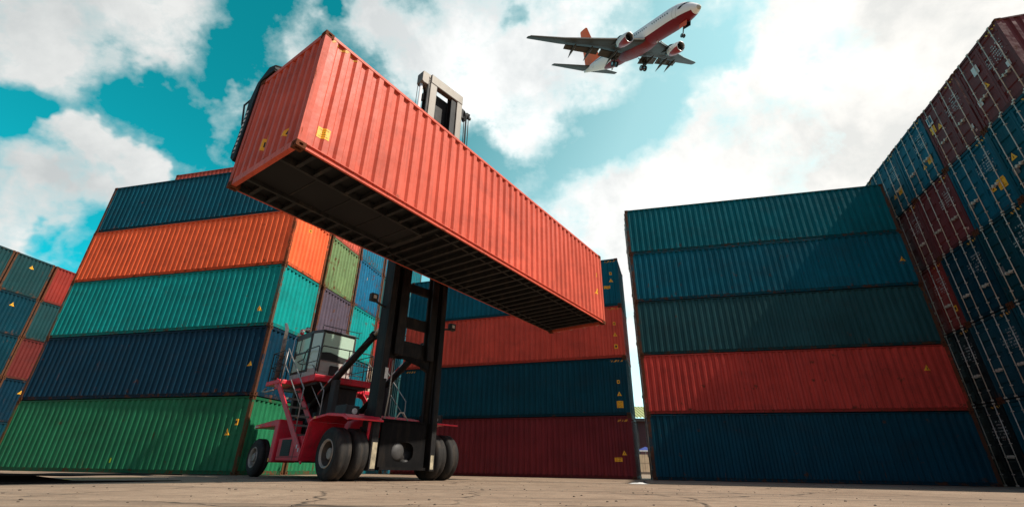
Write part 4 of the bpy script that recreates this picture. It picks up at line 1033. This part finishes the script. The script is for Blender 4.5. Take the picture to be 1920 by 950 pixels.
# far storage shed seen through the gap
SH=empty('storage_shed',(19,72,0),-.05); tag(SH,'maroon slatted shed with a yellow-green corrugated roof, seen through the gap between stacks','shed')
m=MB()
for k in range(26): m.box(-11,11,-.02 if k%2 else .02,.3,3.7+.13*k,3.7+.13*(k+1)-.02)
m.box(-11,11,.1,.4,0,7.3); m.build('slatted_wall',corrmat('shed_maroon',(.055,.022,.026),(.10,.035,.038)),SH)
m=MB(); pr=corr_profile(24,.5,.13,.1,.13,.09,.05); vs=[];fs=[]
for u,d in pr: vs+=[(-12+u,-.9,7.55-d),(-12+u,8,10.2-d)]
for i in range(len(pr)-1): fs.append((2*i,2*i+2,2*i+3,2*i+1))
m.add(vs,fs); m.build('roof',corrmat('shed_roof',(.30,.31,.10),(.42,.42,.17)),SH)
m=MB(); m.box(-12,12,-.85,-.6,7.0,7.42); m.build('fascia',M_dark,SH)
for x in (-11,-5.5,0,5.5,11):
    m=MB(); m.box(x-.12,x+.12,-.5,-.3,0,7.0); m.build('post',M_dark,SH)
wl=MB(); wl.box(-10,10,-.15,.15,.25,2.15); W_=wl.build('yard_wall',solid('yard_wall_block',(.50,.38,.24),.85,var=.3,scale=1.2,dirt=.5),None,.01,(19,60,0)); tag(W_,'low beige block wall in front of the maroon shed','wall')
jm=MB()
for k in range(22): jm.box(-10+.92*k,-9.97+.92*k,-.155,-.149,.25,2.15)
jm.box(-10,10,-.155,-.149,1.18,1.21); jm.box(-10,10,-.2,.2,0,.25); jm.build('mortar_joint',solid('joint_dark',(.14,.11,.08),.9),W_)
CN=empty('canopy',(17.6,63.5,-.25)); tag(CN,'small blue and white sun canopy on a pole behind the beige wall','canopy')
m=MB(); m.add([(-1.0,-.8,3.0),(1.0,-.8,3.0),(1.0,.8,3.0),(-1.0,.8,3.0),(0,0,3.45)],[(0,1,4),(1,2,4),(2,3,4),(3,0,4)]); m.add([(-1.0,-.8,3.0),(1.0,-.8,3.0),(1.0,-.8,2.85),(-1.0,-.8,2.85)],[(0,1,2,3)],1); m.build('cloth',[solid('canopy_blue',(.03,.05,.22),.7,var=.2),M_white],CN)
m=MB(); m.tube([(0,0,.25),(0,0,3.4)],.06,8); m.build('pole',M_white,CN)
# dark folded steel plate lying at the left: a sheet on the ground, and its upper flap bent back over it
PT=MB(); P0=Vector((-8.45,7.0)); P1=Vector((-7.25,11.25)); nv=Vector((-.963,.27)); NX=28
def strip(fw_,fz,th,t1=1.0,off=lambda t:0.0):
    vs=[];fs=[]
    for i in range(NX+1):
        t=t1*i/NX; p=P0.lerp(P1,t)+nv*off(t); q=p+nv*fw_(t); z=fz(t)
        vs+=[(p.x,p.y,z),(q.x,q.y,z),(q.x,q.y,z+th(t)),(p.x,p.y,z+th(t))]
    for i in range(NX):
        for k in range(4): fs.append((4*i+k,4*i+4+k,4*i+4+(k+1)%4,4*i+(k+1)%4))
    fs+=[(0,1,2,3),(4*NX+3,4*NX+2,4*NX+1,4*NX)]
    PT.add(vs,fs)
wob=lambda t:.006*math.sin(9*t)+.004*math.sin(23*t)
strip(lambda t:.25+1.5*(1-t)**.7,lambda t:.150-.014*t+wob(t)-.022,lambda t:.030*(1-.55*t)+.004)
strip(lambda t:.02+1.4*(1-t)**.9,lambda t:.002,lambda t:.034*(1-t)+.012)
strip(lambda t:.03,lambda t:.004,lambda t:.14*max(.05,min(1,(.62-t)*4)),.60,lambda t:.10+.5*t)
pt=PT.build('steel_plate',solid('plate_dark',(.009,.008,.0075),.8,var=.5,scale=3,dirt=.15,spec=.15)); tag(pt,'long dark folded steel plate lying on the yard at lower left','steel plate')
m=MB(); m.add([(-9.75,10.4,.004),(-9.55,10.4,.004),(-9.45,13.2,.004),(-9.65,13.2,.004)],[(0,1,2,3)]); yl=m.build('painted_line',solid('line_yellow',(.55,.40,.03),.8,var=.4,scale=9,dirt=.6)); tag(yl,'worn yellow line painted on the yard beside the dark plate','painted line',kind='structure')
# litter by the gap
def litter(name,x,y,w,h,mat,label):
    mb=MB(); vs=[];fs=[]; rr=random.Random(int(x*100)); n=7
    for i in range(n):
        for j in range(n):
            u,v_=i/(n-1)-.5,j/(n-1)-.5; e=max(0,1-4*(u*u+v_*v_))
            vs.append((x+u*w,y+v_*w*.7,.01+h*e*(.5+rr.random())))
    for i in range(n-1):
        for j in range(n-1): fs.append((i*n+j,(i+1)*n+j,(i+1)*n+j+1,i*n+j+1))
    mb.add(vs,fs); o=mb.build(name,mat); tag(o,label,'litter')
litter('plastic_sheet',3.75,14.6,.55,.035,M_white,'crumpled pale plastic sheet on the yard before the gap')
litter('rag',4.0,15.1,.30,.06,M_dark,'dark rag on the yard beside the pale plastic sheet')
# small stones and clods
rs=random.Random(3)
def stone(r):
    import bmesh
    bm=bmesh.new(); bmesh.ops.create_icosphere(bm,subdivisions=2,radius=r)
    for v in bm.verts: v.co*=1+rs.uniform(-.22,.22); v.co.z*=.6
    me=bpy.data.meshes.new('stone'); bm.to_mesh(me); bm.free(); me.materials.append(solid('stone_brown',(.12,.09,.065),.9,var=.4,scale=9)); return me
pool=[stone(1) for _ in range(4)]
vs=[];fs=[]
for i in range(420):
    d=rs.uniform(2.6,17); a=rs.uniform(-.95,.95); x=d*math.tan(a*.85); y=d; r=rs.choice((.004,.006,.006,.009,.013))*rs.uniform(.7,1.2)
    me=rs.choice(pool); o=len(vs); vs+=[(x+v.co.x*r*1.4,y+v.co.y*r,r*.4+v.co.z*r) for v in me.vertices]; fs+=[tuple(k+o for k in p.vertices) for p in me.polygons]
mb=MB(); mb.add(vs,fs); o=mb.build('gravel',pool[0].materials[0]); tag(o,'loose small stones scattered over the yard','gravel',kind='stuff')

# ------------------------------------------------------------------ camera
H=.33974; PITCH=.4434; ROLL=.01563
cd=bpy.data.cameras.new('camera'); cam=bpy.data.objects.new('camera',cd); COL.objects.link(cam); sc.camera=cam
cd.sensor_width=36; cd.sensor_fit='HORIZONTAL'; cd.lens=849.66*36/1920; cd.clip_start=.05; cd.clip_end=5000
fw=Vector((0,math.cos(PITCH),math.sin(PITCH))); r=Vector((1,0,0)); u=r.cross(fw)
r2=r*math.cos(ROLL)+u*math.sin(ROLL); u2=-r*math.sin(ROLL)+u*math.cos(ROLL)
Mx=Matrix((r2,u2,-fw)).transposed().to_4x4(); Mx.translation=Vector((0,0,H)); cam.matrix_world=Mx

# ------------------------------------------------------------------ light and sky
SUN=Vector((.948,-.318,1.06)).normalized()
sd=bpy.data.lights.new('sun','SUN'); sd.energy=5.0; sd.angle=R(.8); sd.color=(1,.93,.83)
so=bpy.data.objects.new('sun',sd); COL.objects.link(so); so.rotation_euler=SUN.to_track_quat('Z','Y').to_euler(); so.location=(20,-20,40)
w=bpy.data.worlds.new('World'); sc.world=w; w.use_nodes=True; nt=w.node_tree; nt.nodes.clear()
out=nt.nodes.new('ShaderNodeOutputWorld'); bg=nt.nodes.new('ShaderNodeBackground'); bg.inputs['Strength'].default_value=.10; nt.links.new(bg.outputs[0],out.inputs[0])
sky=nt.nodes.new('ShaderNodeTexSky'); sky.sky_type='NISHITA'; sky.sun_disc=False; sky.sun_elevation=math.asin(SUN.z); sky.sun_rotation=math.atan2(SUN.x,SUN.y); sky.ozone_density=1.0
tc=nt.nodes.new('ShaderNodeTexCoord'); d=tc.outputs['Generated']
lum=nt.nodes.new('ShaderNodeRGBToBW'); nt.links.new(sky.outputs[0],lum.inputs[0])
sx=nt.nodes.new('ShaderNodeSeparateXYZ'); nt.links.new(d,sx.inputs[0])
hz=ramp(nt,math_(nt,'ADD',math_(nt,'MULTIPLY',sx.outputs[2],.5),math_(nt,'MULTIPLY',sx.outputs[0],-1.0)),[(.08,0),(.62,1)])
tint=mix(nt,hz,(1.6,2.9,3.1),(.02,1.40,1.72))
gl=nt.nodes.new('ShaderNodeVectorMath'); gl.operation='SCALE'; nt.links.new(tint,gl.inputs[0]); nt.links.new(math_(nt,'MINIMUM',math_(nt,'MULTIPLY',lum.outputs[0],1.25),6.0),gl.inputs['Scale'])
base=gl.outputs[0]
# cloud cover: fractal noise on the sky plus broad cloud banks given by their bearing
BANKS=[((-0.663,0.441,0.605),0.131,0.95),
 ((-0.567,0.501,0.654),0.086,0.80),
 ((-0.714,0.460,0.528),0.071,0.60),
 ((-0.414,0.582,0.700),0.055,0.55),
 ((-0.520,0.620,0.587),0.053,0.55),
 ((-0.504,0.614,0.607),0.026,0.30),
 ((-0.663,0.584,0.468),0.032,0.85),
 ((-0.635,0.615,0.468),0.028,0.80),
 ((-0.694,0.557,0.457),0.021,0.60),
 ((-0.695,0.551,0.463),0.014,0.45),
 ((-0.733,0.545,0.407),0.047,0.60),
 ((-0.738,0.595,0.318),0.088,0.95),
 ((-0.649,0.633,0.422),0.055,0.75),
 ((-0.686,0.597,0.416),0.059,0.60),
 ((-0.232,0.602,0.764),0.109,0.60),
 ((-0.082,0.689,0.720),0.163,0.85),
 ((0.062,0.718,0.693),0.132,0.75),
 ((0.161,0.621,0.767),0.131,0.75),
 ((0.521,0.652,0.550),0.191,1.00),
 ((0.625,0.491,0.607),0.184,1.00),
 ((0.453,0.731,0.510),0.181,0.90),
 ((0.389,0.807,0.444),0.182,0.80),
 ((0.160,0.847,0.507),0.091,0.65),
 ((0.520,0.495,0.696),0.116,0.50),
 ((0.281,0.842,0.461),0.131,0.80),
 ((0.391,0.535,0.749),0.052,0.35),
 ((0.256,0.923,0.287),0.160,0.90),
 ((-0.088,0.535,0.841),0.143,0.50),
 ((0.693,0.420,0.586),0.122,0.80),
 ((-0.287,0.579,0.763),0.057,0.40),
 ((-0.597,0.584,0.550),0.057,-0.60),
 ((-0.452,0.535,0.714),0.051,-0.40),
 ((-0.438,0.658,0.612),0.067,-0.45),
 ((-0.715,0.629,0.304),0.025,-0.75),
 ((-0.033,0.609,0.793),0.040,-0.50),
 ((0.155,0.773,0.615),0.084,-0.55),
 ((0.435,0.570,0.697),0.061,-0.45),
 ((-0.038,0.805,0.592),0.069,-0.35),
 ((-0.701,0.526,0.482),0.048,-0.50),
 ((-0.507,0.562,0.654),0.047,-0.50),
 ((-0.570,0.650,0.503),0.043,-0.50),
 ((0.322,0.678,0.660),0.050,-0.35),
 ((0.254,0.600,0.759),0.038,-0.20),
 ((-0.360,0.572,0.737),0.027,-0.40)]
wn=nt.nodes.new('ShaderNodeTexNoise'); wn.inputs['Scale'].default_value=4.5; wn.inputs['Detail'].default_value=5; wn.inputs['Roughness'].default_value=.6; nt.links.new(d,wn.inputs['Vector'])
vm=nt.nodes.new('ShaderNodeVectorMath'); vm.operation='MULTIPLY_ADD'; nt.links.new(wn.outputs['Color'],vm.inputs[0]); vm.inputs[1].default_value=(.26,.26,.26); 
va=nt.nodes.new('ShaderNodeVectorMath'); va.operation='ADD'; nt.links.new(d,va.inputs[0]); va.inputs[1].default_value=(-.13,-.13,-.13); nt.links.new(va.outputs[0],vm.inputs[2])
dw=vm.outputs[0]
acc=None
for (v,ang,wt) in BANKS:
    dp=nt.nodes.new('ShaderNodeVectorMath'); dp.operation='DISTANCE'; nt.links.new(dw,dp.inputs[0]); dp.inputs[1].default_value=v
    mr=nt.nodes.new('ShaderNodeMapRange'); mr.interpolation_type='SMOOTHSTEP'; nt.links.new(dp.outputs['Value'],mr.inputs[0]); mr.inputs[1].default_value=ang*1.35; mr.inputs[2].default_value=ang*.35; mr.inputs[3].default_value=0; mr.inputs[4].default_value=wt
    acc=mr.outputs[0] if acc is None else math_(nt,'ADD',acc,mr.outputs[0])
n1=noise(nt,d,5.2,10,.60,.12); n2=noise(nt,d,13,9,.64,.15)
nn=math_(nt,'ADD',math_(nt,'MULTIPLY',n1,.75),math_(nt,'MULTIPLY',n2,.45))
acc=math_(nt,'MINIMUM',math_(nt,'MAXIMUM',acc,-.5),1.1)
wsp=noise(nt,mapping(nt,d,(3.0,7.5,7.5)),2.2,9,.62,.35)
dens=math_(nt,'ADD',math_(nt,'ADD',acc,math_(nt,'MULTIPLY',math_(nt,'SUBTRACT',nn,.62),2.6)),math_(nt,'MULTIPLY',math_(nt,'SUBTRACT',wsp,.47),1.1))
dens=math_(nt,'ADD',dens,math_(nt,'MULTIPLY',math_(nt,'SUBTRACT',.18,sx.outputs[1],clamp=True),-7.0))
cov=ramp(nt,dens,[(-.05 if False else .0,0),(.40,.36),(.72,.82),(1.10,1)])
shade=ramp(nt,noise(nt,d,4.2,9,.60,.12),[(.38,0),(.60,1)])
thick=ramp(nt,dens,[(.5,0),(1.05,1)])
cc=mix(nt,shade,(6.9,7.2,7.25),(10.2,10.2,10.0)); cc=mix(nt,thick,(7.8,8.9,8.9),cc)
lg=ramp(nt,math_(nt,'ADD',math_(nt,'MULTIPLY',sx.outputs[0],-1),math_(nt,'MULTIPLY',sx.outputs[2],.7)),[(.62,0),(1.05,1)])
cc=mix(nt,lg,cc,(.72,.73,.73),'MULTIPLY')
warm=ramp(nt,sx.outputs[0],[(.1,0),(.6,1)]); cc=mix(nt,warm,cc,(1.06,1.02,.98),'MULTIPLY')
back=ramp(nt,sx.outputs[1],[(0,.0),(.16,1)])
base=mix(nt,back,sky.outputs[0],base)   # plain clear sky in the unseen half behind, kept cloudless to lower fill light
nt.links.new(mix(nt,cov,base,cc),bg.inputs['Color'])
sc.view_settings.view_transform='Standard'; sc.view_settings.look='None'; sc.view_settings.exposure=.2; sc.view_settings.gamma=1; sc.view_settings.use_curve_mapping=False
sc.cycles.max_bounces=6
